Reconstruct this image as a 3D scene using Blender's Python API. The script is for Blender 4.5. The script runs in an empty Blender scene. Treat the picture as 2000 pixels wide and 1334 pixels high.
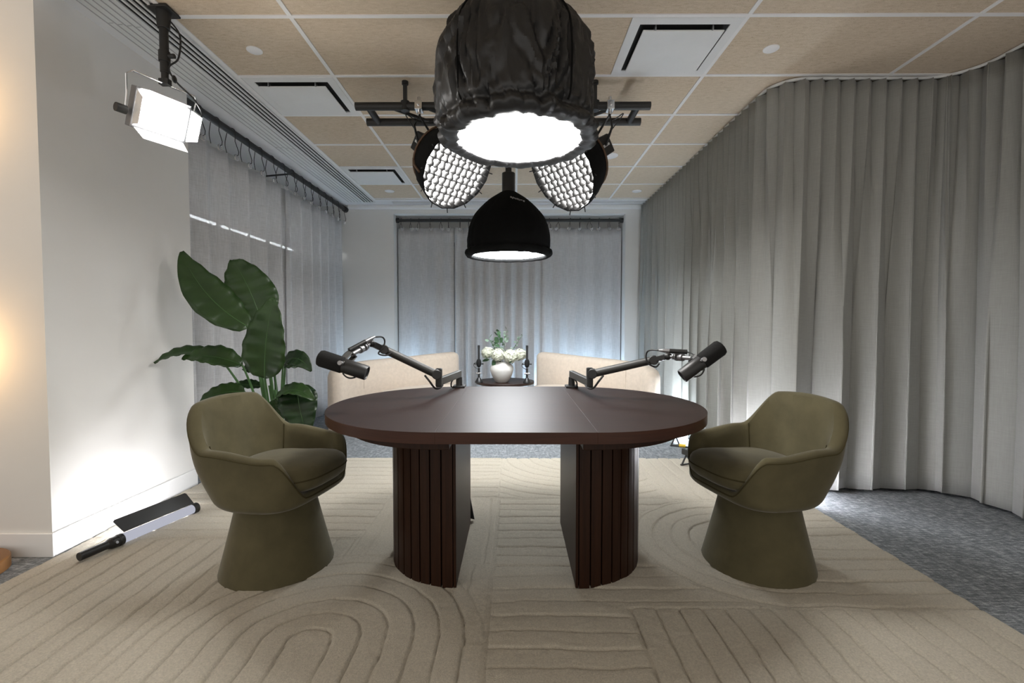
import bpy, bmesh, math, random
import numpy as np
from mathutils import Vector, Matrix, noise, Quaternion
PI = math.pi
R = math.radians
rnd = random.Random(7)
scn = bpy.context.scene
COL = scn.collection

# ------------------------------------------------------------------ camera, world, exposure
cam_d = bpy.data.cameras.new('camera')
cam = bpy.data.objects.new('camera', cam_d)
COL.objects.link(cam)
cam_d.sensor_width = 36.0
cam_d.lens = 912.0 / 2000.0 * 36.0
cam_d.clip_start = 0.05
cam.location = (0, 0, 1.145)
cam.rotation_euler = (PI / 2 - math.atan(33 / 912), 0, math.atan(4 / 912))
scn.camera = cam

world = bpy.data.worlds.new('room_behind')
scn.world = world
world.use_nodes = True
bg = world.node_tree.nodes['Background']
bg.inputs[0].default_value = (1.0, 0.95, 0.88, 1)
bg.inputs[1].default_value = 0.45
scn.view_settings.view_transform = 'Standard'
scn.view_settings.look = 'None'
scn.view_settings.exposure = 1.12
scn.view_settings.gamma = 1.0

# lamp strengths (used by the lamps' own builders)
E_DOME = 20.5
E_REAR = 22.0
E_GRID = 7.0
E_PANEL = 26.0
E_WAND = 36.0
E_BACK = 125.0
E_SIDE = 125.0
E_WARM = 15.0

ZC = 2.805      # ceiling
ZF = -0.015     # carpet
CX0, CX1 = -1.85, 3.25

# ------------------------------------------------------------------ materials
def new_mat(name):
    m = bpy.data.materials.new(name)
    m.use_nodes = True
    nt = m.node_tree
    return m, nt, nt.nodes['Principled BSDF']

def tex_coord(nt, scale=(1, 1, 1), kind='Object'):
    tc = nt.nodes.new('ShaderNodeTexCoord')
    mp = nt.nodes.new('ShaderNodeMapping')
    mp.inputs['Scale'].default_value = scale
    nt.links.new(tc.outputs[kind], mp.inputs[0])
    return mp.outputs[0]

def noise_tex(nt, vec, scale, detail=4, rough=0.6, dist=0.0):
    n = nt.nodes.new('ShaderNodeTexNoise')
    n.inputs['Scale'].default_value = scale
    n.inputs['Detail'].default_value = detail
    n.inputs['Roughness'].default_value = rough
    n.inputs['Distortion'].default_value = dist
    nt.links.new(vec, n.inputs['Vector'])
    return n.outputs[0]

def ramp(nt, fac, stops):
    r = nt.nodes.new('ShaderNodeValToRGB')
    els = r.color_ramp.elements
    while len(els) < len(stops):
        els.new(0.5)
    for e, (p, c) in zip(els, stops):
        e.position = p
        e.color = (*c, 1)
    nt.links.new(fac, r.inputs[0])
    return r.outputs[0]

def bump(nt, b, height, strength, dist=0.01):
    n = nt.nodes.new('ShaderNodeBump')
    n.inputs['Strength'].default_value = strength
    n.inputs['Distance'].default_value = dist
    nt.links.new(height, n.inputs['Height'])
    nt.links.new(n.outputs[0], b.inputs['Normal'])

def mat(name, col, rough=0.5, metal=0.0, var=0.12, vscale=8.0, stretch=(1, 1, 1), bmp=0.0, bscale=60.0,
        spec=0.5, coat=0.0, sheen=0.0, trans=0.0, bdist=0.005):
    m, nt, b = new_mat(name)
    v = tex_coord(nt, stretch)
    if var > 0:
        f = noise_tex(nt, v, vscale)
        lo = tuple(max(0, c * (1 - var)) for c in col)
        hi = tuple(min(1, c * (1 + var)) for c in col)
        nt.links.new(ramp(nt, f, [(0.3, lo), (0.7, hi)]), b.inputs['Base Color'])
    else:
        b.inputs['Base Color'].default_value = (*col, 1)
    b.inputs['Roughness'].default_value = rough
    b.inputs['Metallic'].default_value = metal
    b.inputs['Specular IOR Level'].default_value = spec
    b.inputs['Coat Weight'].default_value = coat
    b.inputs['Coat Roughness'].default_value = 0.25
    b.inputs['Sheen Weight'].default_value = sheen
    b.inputs['Sheen Roughness'].default_value = 0.4
    b.inputs['Transmission Weight'].default_value = trans
    if bmp > 0:
        bump(nt, b, noise_tex(nt, v, bscale, 6, 0.65), bmp, bdist)
    return m

def emit(name, col, strength):
    m = bpy.data.materials.new(name)
    m.use_nodes = True
    nt = m.node_tree
    nt.nodes.remove(nt.nodes['Principled BSDF'])
    e = nt.nodes.new('ShaderNodeEmission')
    e.inputs[0].default_value = (*col, 1)
    e.inputs[1].default_value = strength
    nt.links.new(e.outputs[0], nt.nodes['Material Output'].inputs[0])
    return m

def cloth(name, col, translucency, clear=0.0, weave=(900, 120, 900), amount=0.2):
    m, nt, b = new_mat(name)
    v = tex_coord(nt)
    vs = tex_coord(nt, (160, 160, 9))
    vh = tex_coord(nt, (14, 14, 220))
    f1 = noise_tex(nt, vs, 1.0, 3)
    f2 = noise_tex(nt, vh, 1.0, 3)
    mx = nt.nodes.new('ShaderNodeMath'); mx.operation = 'ADD'
    nt.links.new(f1, mx.inputs[0]); nt.links.new(f2, mx.inputs[1])
    hf = nt.nodes.new('ShaderNodeMath'); hf.operation = 'MULTIPLY'; hf.inputs[1].default_value = 0.5
    nt.links.new(mx.outputs[0], hf.inputs[0])
    c = ramp(nt, hf.outputs[0], [(0.35, tuple(x * (1 - amount) for x in col)), (0.65, tuple(min(1, x * (1 + amount)) for x in col))])
    nt.links.new(c, b.inputs['Base Color'])
    b.inputs['Roughness'].default_value = 0.85
    b.inputs['Specular IOR Level'].default_value = 0.2
    b.inputs['Sheen Weight'].default_value = 0.15
    bump(nt, b, hf.outputs[0], 0.25, 0.002)
    out = nt.nodes['Material Output']
    tr = nt.nodes.new('ShaderNodeBsdfTranslucent')
    nt.links.new(c, tr.inputs[0])
    mix = nt.nodes.new('ShaderNodeMixShader'); mix.inputs[0].default_value = translucency
    nt.links.new(b.outputs[0], mix.inputs[1]); nt.links.new(tr.outputs[0], mix.inputs[2])
    last = mix.outputs[0]
    if clear > 0:
        tp = nt.nodes.new('ShaderNodeBsdfTransparent')
        mix2 = nt.nodes.new('ShaderNodeMixShader'); mix2.inputs[0].default_value = clear
        nt.links.new(last, mix2.inputs[1]); nt.links.new(tp.outputs[0], mix2.inputs[2])
        last = mix2.outputs[0]
    nt.links.new(last, out.inputs[0])
    return m

def carpet_mat():
    m, nt, b = new_mat('grey_carpet')
    f = noise_tex(nt, tex_coord(nt, (16, 90, 1)), 1.0, 6, 0.75)
    f2 = noise_tex(nt, tex_coord(nt, (55, 14, 1)), 1.0, 5, 0.7)
    f3 = noise_tex(nt, tex_coord(nt, (220, 220, 1)), 1.0, 4, 0.7)
    a = nt.nodes.new('ShaderNodeMath'); a.operation = 'MULTIPLY_ADD'; a.inputs[1].default_value = 0.5
    nt.links.new(f, a.inputs[0])
    h = nt.nodes.new('ShaderNodeMath'); h.operation = 'MULTIPLY'; h.inputs[1].default_value = 0.25
    nt.links.new(f2, h.inputs[0]); nt.links.new(h.outputs[0], a.inputs[2])
    a2 = nt.nodes.new('ShaderNodeMath'); a2.operation = 'MULTIPLY_ADD'; a2.inputs[1].default_value = 0.25
    nt.links.new(f3, a2.inputs[0]); nt.links.new(a.outputs[0], a2.inputs[2])
    nt.links.new(ramp(nt, a2.outputs[0], [(0.36, (0.05, 0.058, 0.066)), (0.5, (0.19, 0.205, 0.22)), (0.62, (0.52, 0.54, 0.56))]), b.inputs['Base Color'])
    b.inputs['Roughness'].default_value = 0.95
    b.inputs['Specular IOR Level'].default_value = 0.1
    bump(nt, b, a2.outputs[0], 0.5, 0.006)
    return m

def tile_mat():
    m, nt, b = new_mat('wood_fibre_tile')
    f = noise_tex(nt, tex_coord(nt, (22, 70, 20)), 1.0, 7, 0.75, 0.6)
    f2 = noise_tex(nt, tex_coord(nt, (160, 400, 20)), 1.0, 4, 0.7)
    f3 = noise_tex(nt, tex_coord(nt, (0.8, 1.2, 1)), 1.0, 2, 0.5)
    a = nt.nodes.new('ShaderNodeMath'); a.operation = 'MULTIPLY_ADD'; a.inputs[1].default_value = 0.5
    nt.links.new(f2, a.inputs[0])
    h = nt.nodes.new('ShaderNodeMath'); h.operation = 'MULTIPLY'; h.inputs[1].default_value = 0.5
    nt.links.new(f, h.inputs[0]); nt.links.new(h.outputs[0], a.inputs[2])
    a3 = nt.nodes.new('ShaderNodeMath'); a3.operation = 'MULTIPLY_ADD'; a3.inputs[1].default_value = 0.15
    nt.links.new(f3, a3.inputs[0]); nt.links.new(a.outputs[0], a3.inputs[2])
    nt.links.new(ramp(nt, a3.outputs[0], [(0.40, (0.27, 0.205, 0.14)), (0.5, (0.53, 0.435, 0.325)), (0.70, (0.68, 0.58, 0.46))]), b.inputs['Base Color'])
    b.inputs['Roughness'].default_value = 0.95
    b.inputs['Specular IOR Level'].default_value = 0.1
    bump(nt, b, a.outputs[0], 0.3, 0.004)
    return m

def wood_mat(name, c0, c1, grain, rough, coat, spec=0.5):
    m, nt, b = new_mat(name)
    f = noise_tex(nt, tex_coord(nt, grain), 1.0, 6, 0.7, 0.4)
    nt.links.new(ramp(nt, f, [(0.3, c0), (0.7, c1)]), b.inputs['Base Color'])
    b.inputs['Roughness'].default_value = rough
    b.inputs['Coat Weight'].default_value = coat
    b.inputs['Specular IOR Level'].default_value = spec
    bump(nt, b, f, 0.12, 0.002)
    return m

def leaf_mat(name, c0, c1):
    m, nt, b = new_mat(name)
    f = noise_tex(nt, tex_coord(nt, (7, 7, 7)), 1.0, 3)
    nt.links.new(ramp(nt, f, [(0.3, c0), (0.7, c1)]), b.inputs['Base Color'])
    b.inputs['Roughness'].default_value = 0.38
    b.inputs['Specular IOR Level'].default_value = 0.4
    return m

MT = dict(
    wall=mat('wall_paint', (0.74, 0.73, 0.71), 0.8, var=0.02, vscale=2, bmp=0.05, bscale=300, spec=0.2),
    trim=mat('white_trim', (0.80, 0.80, 0.80), 0.5, var=0.02, vscale=2),
    gypsum=mat('white_ceiling_paint', (0.74, 0.74, 0.75), 0.8, var=0.02, vscale=2, spec=0.2),
    grid=mat('white_grid_metal', (0.78, 0.78, 0.78), 0.5, var=0.02),
    whitemetal=mat('white_powder_coat', (0.72, 0.73, 0.73), 0.5, var=0.02),
    tile=tile_mat(), carpet=carpet_mat(),
    rug=mat('cream_wool', (0.62, 0.565, 0.465), 0.98, var=0.15, vscale=150, bmp=0.75, bscale=330, spec=0.05, sheen=0.2, bdist=0.012),
    sheer=cloth('sheer_linen', (0.68, 0.68, 0.69), 0.18, 0.16, amount=0.14),
    drape=cloth('grey_drape', (0.31, 0.315, 0.30), 0.0, 0.0, amount=0.07),
    velvet=mat('olive_velvet', (0.092, 0.080, 0.044), 0.9, var=0.14, vscale=9, bmp=0.12, bscale=500, spec=0.12, sheen=0.22),
    velvet_seam=mat('olive_seam', (0.055, 0.046, 0.022), 0.9, var=0.05, spec=0.1),
    cream=mat('cream_boucle', (0.62, 0.53, 0.44), 0.95, var=0.06, vscale=30, bmp=0.25, bscale=260, spec=0.1, sheen=0.3),
    top=wood_mat('walnut_top', (0.012, 0.0048, 0.003), (0.024, 0.0092, 0.0055), (2.5, 26, 20), 0.42, 0.0, 0.38),
    edge=wood_mat('walnut_side', (0.015, 0.0055, 0.0025), (0.032, 0.0115, 0.005), (60, 60, 2.5), 0.45, 0.0, 0.2),
    table_edge=wood_mat('walnut_edge', (0.028, 0.0085, 0.0035), (0.055, 0.017, 0.007), (3, 3, 60), 0.42, 0.0, 0.3),
    groove=mat('dark_groove', (0.008, 0.005, 0.004), 0.7, var=0.0),
    black=mat('black_plastic', (0.012, 0.012, 0.012), 0.42, var=0.1),
    blackmetal=mat('black_powder_coat', (0.014, 0.014, 0.014), 0.5, var=0.1, bmp=0.05, bscale=500),
    armgrey=mat('charcoal_arm', (0.030, 0.030, 0.028), 0.5, var=0.1),
    foam=mat('black_foam', (0.016, 0.016, 0.016), 0.95, var=0.2, vscale=300, bmp=0.5, bscale=700, spec=0.15),
    rubber=mat('black_rubber', (0.010, 0.010, 0.011), 0.45, var=0.0),
    nylon=mat('black_nylon', (0.012, 0.012, 0.013), 0.44, var=0.1, vscale=5, bmp=0.12, bscale=22, spec=0.5, bdist=0.02),
    nylon_dark=mat('matte_black_cloth', (0.006, 0.006, 0.006), 0.95, var=0.1, bmp=0.1, bscale=60, spec=0.1),
    brownstrap=mat('brown_webbing', (0.10, 0.055, 0.03), 0.8, var=0.1),
    gridcloth=mat('glare_grey_grid_cloth', (0.13, 0.13, 0.13), 0.8, var=0.05),  # black cloth, base colour lifted to grey for the diffuser's glare
    chrome=mat('chrome', (0.75, 0.75, 0.76), 0.18, 1.0, var=0.0),
    steel=mat('grey_steel', (0.32, 0.32, 0.33), 0.4, 0.9, var=0.05),
    clear=mat('clear_plastic', (0.72, 0.73, 0.75), 0.12, var=0.0, trans=0.5),
    ceramic=mat('white_ceramic', (0.58, 0.565, 0.54), 0.35, var=0.03),
    petal=mat('white_petal', (0.60, 0.61, 0.50), 0.8, var=0.30, vscale=45),
    foliage=mat('bouquet_green', (0.05, 0.11, 0.05), 0.55, var=0.3, vscale=30),
    sage=mat('sage_green', (0.17, 0.24, 0.18), 0.6, var=0.25, vscale=30),
    darkleaf=leaf_mat('dark_leaf', (0.007, 0.022, 0.007), (0.013, 0.036, 0.009)),
    leaf=leaf_mat('green_leaf', (0.014, 0.038, 0.009), (0.026, 0.062, 0.013)),
    rib=mat('leaf_rib', (0.04, 0.10, 0.025), 0.5, var=0.1),
    stalk=mat('leaf_stalk', (0.045, 0.12, 0.03), 0.5, var=0.2),
    soil=mat('potting_soil', (0.03, 0.022, 0.016), 0.95, var=0.3, vscale=60, bmp=0.6, bscale=80),
    brass=mat('bronze_base', (0.26, 0.12, 0.035), 0.38, 0.55, var=0.08),
    shade=mat('cream_shade', (0.75, 0.62, 0.45), 0.8, var=0.03),
    blind=mat('grey_blind', (0.28, 0.28, 0.29), 0.8, var=0.03),
    glass=mat('window_glass', (0.9, 0.95, 0.97), 0.05, var=0.0, trans=0.95),
    frame=mat('dark_window_frame', (0.05, 0.05, 0.05), 0.5, var=0.05),
    dark=mat('duct_black', (0.006, 0.006, 0.006), 0.9, var=0.0),
    seamline=mat('grey_joint', (0.45, 0.45, 0.46), 0.8, var=0.0),
    yellow=mat('yellow_plug', (0.65, 0.42, 0.03), 0.5, var=0.0),
    mark=mat('grey_white_print', (0.55, 0.55, 0.55), 0.6, var=0.0),
    silverinner=mat('silver_lining', (0.75, 0.75, 0.75), 0.35, var=0.03, bmp=0.3, bscale=25),
    led_dome=emit('dome_diffuser', (1.0, 0.985, 0.96), E_DOME),
    led_rear=emit('rear_diffuser', (0.93, 0.97, 1.0), E_REAR),
    led_grid=emit('grid_diffuser', (1.0, 0.985, 0.96), E_GRID),
    led_panel=emit('panel_led', (1.0, 0.99, 0.96), E_PANEL),
    led_wand=emit('wand_led', (0.93, 0.94, 1.0), E_WAND),
    led_back=emit('back_led', (0.56, 0.78, 1.0), E_BACK),
    led_side=emit('side_led', (0.80, 0.90, 1.0), E_SIDE),
    led_side2=emit('front_side_led', (0.93, 0.93, 1.0), E_SIDE * 1.05),
    led_warm=emit('warm_bulb', (1.0, 0.60, 0.24), E_WARM),
    tube=emit('wand_tube_dim', (0.80, 0.82, 0.95), 0.26),
    daylight=emit('daylight_sky', (0.95, 0.98, 1.0), 60.0),
)

# ------------------------------------------------------------------ mesh helpers
class MB:
    def __init__(s):
        s.bm = bmesh.new()
    def box(s, c, size, rot=None):
        m = Matrix.Translation(c)
        if rot is not None:
            m = m @ (rot if isinstance(rot, Matrix) else Matrix.Rotation(rot, 4, 'Z'))
        m = m @ Matrix.Diagonal((*size, 1))
        bmesh.ops.create_cube(s.bm, size=1.0, matrix=m)
        return s
    def span(s, a, b):
        return s.box([(p + q) / 2 for p, q in zip(a, b)], [abs(q - p) for p, q in zip(a, b)])
    def bar(s, p0, p1, w, h, up=(0, 0, 1)):
        p0, p1 = Vector(p0), Vector(p1)
        x = (p1 - p0); L = x.length; x.normalize()
        y = Vector(up).cross(x)
        if y.length < 1e-4: y = Vector((0, 1, 0)).cross(x)
        y.normalize(); z = x.cross(y)
        r = Matrix((x, y, z)).transposed().to_4x4()
        return s.box((p0 + p1) / 2, (L, w, h), r)
    def cyl(s, p0, p1, r0, r1=None, seg=24):
        r1 = r0 if r1 is None else r1
        p0, p1 = Vector(p0), Vector(p1)
        d = p1 - p0
        q = d.to_track_quat('Z', 'Y').to_matrix().to_4x4()
        bmesh.ops.create_cone(s.bm, cap_ends=True, segments=seg, radius1=max(r0, 1e-5), radius2=max(r1, 1e-5), depth=d.length,
                              matrix=Matrix.Translation((p0 + p1) / 2) @ q)
        return s
    def ball(s, c, r, scale=(1, 1, 1), u=20, v=12, rot=None):
        m = Matrix.Translation(c)
        if rot is not None: m = m @ rot
        bmesh.ops.create_uvsphere(s.bm, u_segments=u, v_segments=v, radius=r, matrix=m @ Matrix.Diagonal((*scale, 1)))
        return s
    def tube(s, pts, r, seg=10, closed=False, r2=None):
        P = [Vector(p) for p in pts]
        n = len(P)
        rings = []
        nrm = None
        for i in range(n):
            if closed:
                t = (P[(i + 1) % n] - P[i - 1])
            else:
                t = P[min(i + 1, n - 1)] - P[max(i - 1, 0)]
            t.normalize()
            if nrm is None:
                nrm = t.orthogonal()
            nrm = nrm - t * nrm.dot(t)
            if nrm.length < 1e-6: nrm = t.orthogonal()
            nrm.normalize()
            b = t.cross(nrm)
            rr = r if r2 is None else r + (r2 - r) * i / (n - 1)
            rings.append([s.bm.verts.new(P[i] + (nrm * math.cos(a) + b * math.sin(a)) * rr) for a in [2 * PI * k / seg for k in range(seg)]])
        m = n if closed else n - 1
        for i in range(m):
            A, B = rings[i], rings[(i + 1) % n]
            for k in range(seg):
                s.bm.faces.new((A[k], A[(k + 1) % seg], B[(k + 1) % seg], B[k]))
        if not closed:
            s.bm.faces.new(rings[0][::-1]); s.bm.faces.new(rings[-1])
        return s
    def rings(s, rings, closed_u=True, cap0=False, cap1=False):
        V = [[s.bm.verts.new(p) for p in r] for r in rings]
        n = len(V[0])
        for A, B in zip(V[:-1], V[1:]):
            for k in range(n if closed_u else n - 1):
                s.bm.faces.new((A[k], A[(k + 1) % n], B[(k + 1) % n], B[k]))
        if cap0: s.bm.faces.new(V[0][::-1])
        if cap1: s.bm.faces.new(V[-1])
        return s
    def lathe(s, prof, c=(0, 0, 0), seg=48, cap0=True, cap1=True, m=None):
        m = m or Matrix.Identity(4)
        c = Vector(c)
        rr = []
        for r, z in prof:
            rr.append([m @ (c + Vector((r * math.cos(2 * PI * k / seg), r * math.sin(2 * PI * k / seg), z))) for k in range(seg)])
        return s.rings(rr, True, cap0, cap1)
    def prism(s, pts, z0, z1):
        a = [s.bm.verts.new((x, y, z0)) for x, y in pts]
        b = [s.bm.verts.new((x, y, z1)) for x, y in pts]
        n = len(a)
        for k in range(n):
            s.bm.faces.new((a[k], a[(k + 1) % n], b[(k + 1) % n], b[k]))
        s.bm.faces.new(a[::-1]); s.bm.faces.new(b)
        return s
    def xf(s, m):
        bmesh.ops.transform(s.bm, matrix=m, verts=s.bm.verts[:])
        return s

def world_matrix(o):
    m = Matrix.LocRotScale(o.location, o.rotation_euler, o.scale)
    return world_matrix(o.parent) @ m if o.parent else m

def obj(name, mb, material, parent=None, smooth=True, world=True, bevel=0.0, bseg=2, subsurf=0, solid=0.0):
    bm = mb.bm if isinstance(mb, MB) else mb
    if parent is not None and world:
        bmesh.ops.transform(bm, matrix=world_matrix(parent).inverted(), verts=bm.verts[:])
    bmesh.ops.recalc_face_normals(bm, faces=bm.faces[:])
    me = bpy.data.meshes.new(name)
    bm.to_mesh(me); bm.free()
    for mm in (material if isinstance(material, (list, tuple)) else [material]):
        me.materials.append(mm)
    if smooth:
        for p in me.polygons: p.use_smooth = True
    o = bpy.data.objects.new(name, me)
    COL.objects.link(o)
    if parent is not None: o.parent = parent
    if solid:
        md = o.modifiers.new('thickness', 'SOLIDIFY'); md.thickness = solid; md.offset = 0
    if bevel:
        md = o.modifiers.new('bevel', 'BEVEL'); md.width = bevel; md.segments = bseg; md.limit_method = 'ANGLE'; md.angle_limit = R(40)
    if subsurf:
        md = o.modifiers.new('subd', 'SUBSURF'); md.levels = subsurf; md.render_levels = subsurf
    if smooth and not subsurf:
        me.set_sharp_from_angle(angle=R(38))
    return o

def obj_split(name, mb, material, parent, **k):
    """one object per loose piece"""
    bm = mb.bm; bm.verts.ensure_lookup_table()
    seen = set(); groups = []
    for v in bm.verts:
        if v in seen: continue
        st, comp = [v], []
        seen.add(v)
        while st:
            a = st.pop(); comp.append(a)
            for e_ in a.link_edges:
                w_ = e_.other_vert(a)
                if w_ not in seen: seen.add(w_); st.append(w_)
        groups.append(comp)
    outs = []
    for comp in groups:
        nb = MB(); mp = {v: nb.bm.verts.new(v.co) for v in comp}
        fs = set(f for v in comp for f in v.link_faces)
        for f in fs: nb.bm.faces.new([mp[v] for v in f.verts])
        outs.append(obj(name, nb, material, parent, **k))
    bm.free()
    return outs

def tag(o, label, cat, group=None, kind=None):
    o['label'] = label
    o['category'] = cat
    if group: o['group'] = group
    if kind: o['kind'] = kind
    return o

def thing(name, label, cat, loc=(0, 0, 0), rz=0.0, group=None):
    o = bpy.data.objects.new(name, None)
    COL.objects.link(o)
    o.empty_display_size = 0.1
    o.location = loc
    o.rotation_euler = (0, 0, rz)
    return tag(o, label, cat, group)

def struct(name, mb, material, parent=None, **k):
    o = obj(name, mb, material, parent, **k)
    o['kind'] = 'structure'
    return o

def dup(root, loc, rz, label):
    c = root.copy(); COL.objects.link(c)
    c.location = loc; c.rotation_euler = (0, 0, rz); c['label'] = label
    for ch in list(root.children):
        d = ch.copy(); COL.objects.link(d); d.parent = c
        for g in list(ch.children):
            e = g.copy(); COL.objects.link(e); e.parent = d
    return c

def smooth01(a, b, x):
    t = min(1, max(0, (x - a) / (b - a)))
    return t * t * (3 - 2 * t)

def bez(p0, p1, p2, n=12):
    p0, p1, p2 = Vector(p0), Vector(p1), Vector(p2)
    return [p0 * (1 - t) ** 2 + p1 * 2 * t * (1 - t) + p2 * t * t for t in [i / n for i in range(n + 1)]]

def catmull(pts, n=8):
    P = [Vector(p) for p in pts]
    P = [P[0] * 2 - P[1]] + P + [P[-1] * 2 - P[-2]]
    out = []
    for i in range(1, len(P) - 2):
        for k in range(n):
            t = k / n
            a, b, c, d = P[i - 1], P[i], P[i + 1], P[i + 2]
            out.append(0.5 * (2 * b + (c - a) * t + (2 * a - 5 * b + 4 * c - d) * t * t + (3 * b - a - 3 * c + d) * t ** 3))
    out.append(P[-2])
    return out

ORD = ['first', 'second', 'third', 'fourth', 'fifth', 'sixth', 'seventh', 'eighth', 'ninth', 'tenth', 'eleventh', 'twelfth',
       'thirteenth', 'fourteenth', 'fifteenth', 'sixteenth', 'seventeenth', 'eighteenth', 'nineteenth', 'twentieth',
       'twenty-first', 'twenty-second', 'twenty-third', 'twenty-fourth']

# ------------------------------------------------------------------ the setting
YB = 6.6
XL = -2.31
struct('floor', MB().span((-4.2, -0.9, ZF - 0.1), (3.35, 7.1, ZF)), MT['carpet'], smooth=False)
struct('ceiling', MB().span((CX0, -0.9, ZC), (3.35, 6.26, ZC + 0.1)), MT['tile'], smooth=False)
c = MB()
c.span((-4.2, -0.9, ZC), (CX0, 7.1, ZC + 0.1)); c.span((CX0, 6.26, ZC), (3.35, 7.1, ZC + 0.1))
struct('trim_1', c, MT['gypsum'], smooth=False)
GX = [-1.205, 0.027, 1.259, 2.49]
GY = [1.36, 1.965, 2.57, 3.173, 3.757, 4.36, 4.966, 5.58, 6.197]
g = MB()
for x in GX: g.span((x - 0.012, -0.9, ZC - 0.005), (x + 0.012, 6.26, ZC + 0.001))
for y in GY: g.span((CX0, y - 0.012, ZC - 0.0055), (3.3, y + 0.012, ZC + 0.001))
g.span((CX0 - 0.012, -0.9, ZC - 0.006), (CX0 + 0.014, 6.26, ZC + 0.001))
g.span((CX0, 6.245, ZC - 0.006), (3.3, 6.272, ZC + 0.001))
struct('trim_2', g, MT['grid'], smooth=False)
struct('wall_left', MB().span((-2.76, 2.29, ZF), (XL, 3.345, ZC)), MT['wall'], smooth=False)
struct('wall_front_left', MB().span((-4.2, 2.29, ZF), (-2.76, 2.45, ZC)), MT['wall'], smooth=False)
b = MB()
b.span((-2.76, YB, ZF), (-1.69, 7.0, ZC)); b.span((1.56, YB, ZF), (3.35, 7.0, ZC)); b.span((-1.69, YB, 2.70), (1.56, 7.0, ZC))
struct('wall_back', b, MT['wall'], smooth=False)
struct('wall_right', MB().span((3.25, -0.9, ZF), (3.35, YB, ZC)), MT['wall'], smooth=False)
bb = MB()
bb.span((-4.2, 2.276, ZF), (XL + 0.014, 2.29, 0.105)); bb.span((XL, 2.29, ZF), (XL + 0.014, 3.345, 0.105))
struct('baseboard_left', bb, MT['trim'], smooth=False, bevel=0.003)
bb = MB()
bb.span((-2.30, YB - 0.014, ZF), (-1.69, YB, 0.105)); bb.span((1.56, YB - 0.014, ZF), (1.80, YB, 0.105))
struct('baseboard_back', bb, MT['trim'], smooth=False, bevel=0.003)
# left window wall behind the sheer curtain
w = MB()
w.span((-2.86, 3.345, ZF), (-2.76, YB, 0.55)); w.span((-2.86, 3.345, 2.12), (-2.76, YB, ZC))
w.span((-2.86, 3.345, 0.55), (-2.76, 3.55, 2.10)); w.span((-2.86, 6.2, 0.55), (-2.76, YB, 2.10))
struct('wall_window_left', w, MT['wall'], smooth=False)
w1 = bpy.data.objects.new('window_1', None); COL.objects.link(w1); w1['kind'] = 'structure'; w1.location = (-2.81, 4.87, 0.55)
f = MB()
for y in (3.57, 4.45, 5.33, 6.18): f.span((-2.81, y - 0.025, 0.55), (-2.79, y + 0.025, 2.12))
f.span((-2.84, 3.55, 0.55), (-2.79, 6.2, 0.60)); f.span((-2.80, 3.55, 2.098), (-2.79, 6.2, 2.12))
obj('window_frame', f, MT['frame'], w1, smooth=False)
obj('pane', MB().span((-2.822, 3.57, 0.6), (-2.816, 6.18, 2.12)), MT['glass'], w1, smooth=False)
obj('blind', MB().span((-2.775, 3.5, 0.5), (-2.768, 6.25, 2.062)), MT['blind'], w1, smooth=False)
struct('window_daylight', MB().span((-2.98, 3.4, 0.5), (-2.97, 6.3, 2.3)), MT['daylight'], smooth=False)
# back window behind the back curtain
w2 = bpy.data.objects.new('window_2', None); COL.objects.link(w2); w2['kind'] = 'structure'; w2.location = (0, 6.97, 0.5)
obj('window_frame', MB().span((-1.69, 6.96, 2.3), (1.56, 7.0, 2.36)).span((-1.69, 6.96, 0.45), (1.56, 7.0, 0.5)), MT['frame'], w2, smooth=False)
obj('blind', MB().span((-1.69, 6.94, 0.5), (1.56, 6.95, 2.3)), MT['blind'], w2, smooth=False)
struct('wall_recess_back', MB().span((-1.69, 7.0, ZF), (1.56, 7.08, ZC)), MT['wall'], smooth=False)

# slot air diffusers
sd = thing('slot_diffuser', 'long white linear slot diffuser with black slots along the left ceiling edge', 'air vent', (-1.96, 3.0, ZC))
obj('backing', MB().span((-2.03, -0.8, ZC - 0.003), (-1.885, 6.36, ZC)), MT['dark'], sd, smooth=False)
f = MB()
for k in range(5):
    x = -2.03 + 0.145 * k / 4
    f.span((x - 0.006, -0.8, ZC - 0.012), (x + 0.006, 6.36, ZC - 0.002))
f.span((-2.036, 6.36, ZC - 0.012), (-1.879, 6.375, ZC))
obj('fin', f, MT['whitemetal'], sd, smooth=False)
bs = thing('blank_slot_strip', 'white blanked-off slot strip with fine grooves beside the left wall', 'air vent', (-2.15, 3.0, ZC))
f = MB()
f.span((-2.235, -0.8, ZC - 0.002), (-2.07, 6.36, ZC))
obj('cover', f, MT['whitemetal'], bs, smooth=False)
f = MB()
for k in range(5):
    x = -2.235 + 0.165 * k / 4
    f.span((x - 0.002, -0.8, ZC - 0.006), (x + 0.002, 6.36, ZC - 0.001))
for y in (2.62, 4.42):
    for k in range(4):
        x = -2.235 + 0.165 * k / 4
        f.span((x + 0.006, y - 0.002 + k * 0.012, ZC - 0.004), (x + 0.03, y + 0.002 + k * 0.012, ZC - 0.001))
obj('groove', f, MT['seamline'], bs, smooth=False)
bd = thing('slot_diffuser', 'narrow linear slot diffuser across the ceiling in front of the back wall', 'air vent', (0.2, 6.4, ZC))
obj('backing', MB().span((-1.65, 6.36, ZC - 0.003), (1.75, 6.43, ZC)), MT['dark'], bd, smooth=False)
f = MB()
for k in range(3): f.span((-1.65, 6.355 + 0.035 * k, ZC - 0.01), (1.75, 6.37 + 0.035 * k, ZC - 0.002))
obj('fin', f, MT['whitemetal'], bd, smooth=False)
struct('trim_3', MB().span((-2.31, 6.52, 2.755), (3.2, 6.6, ZC)), MT['trim'], smooth=False, bevel=0.012)

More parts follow.
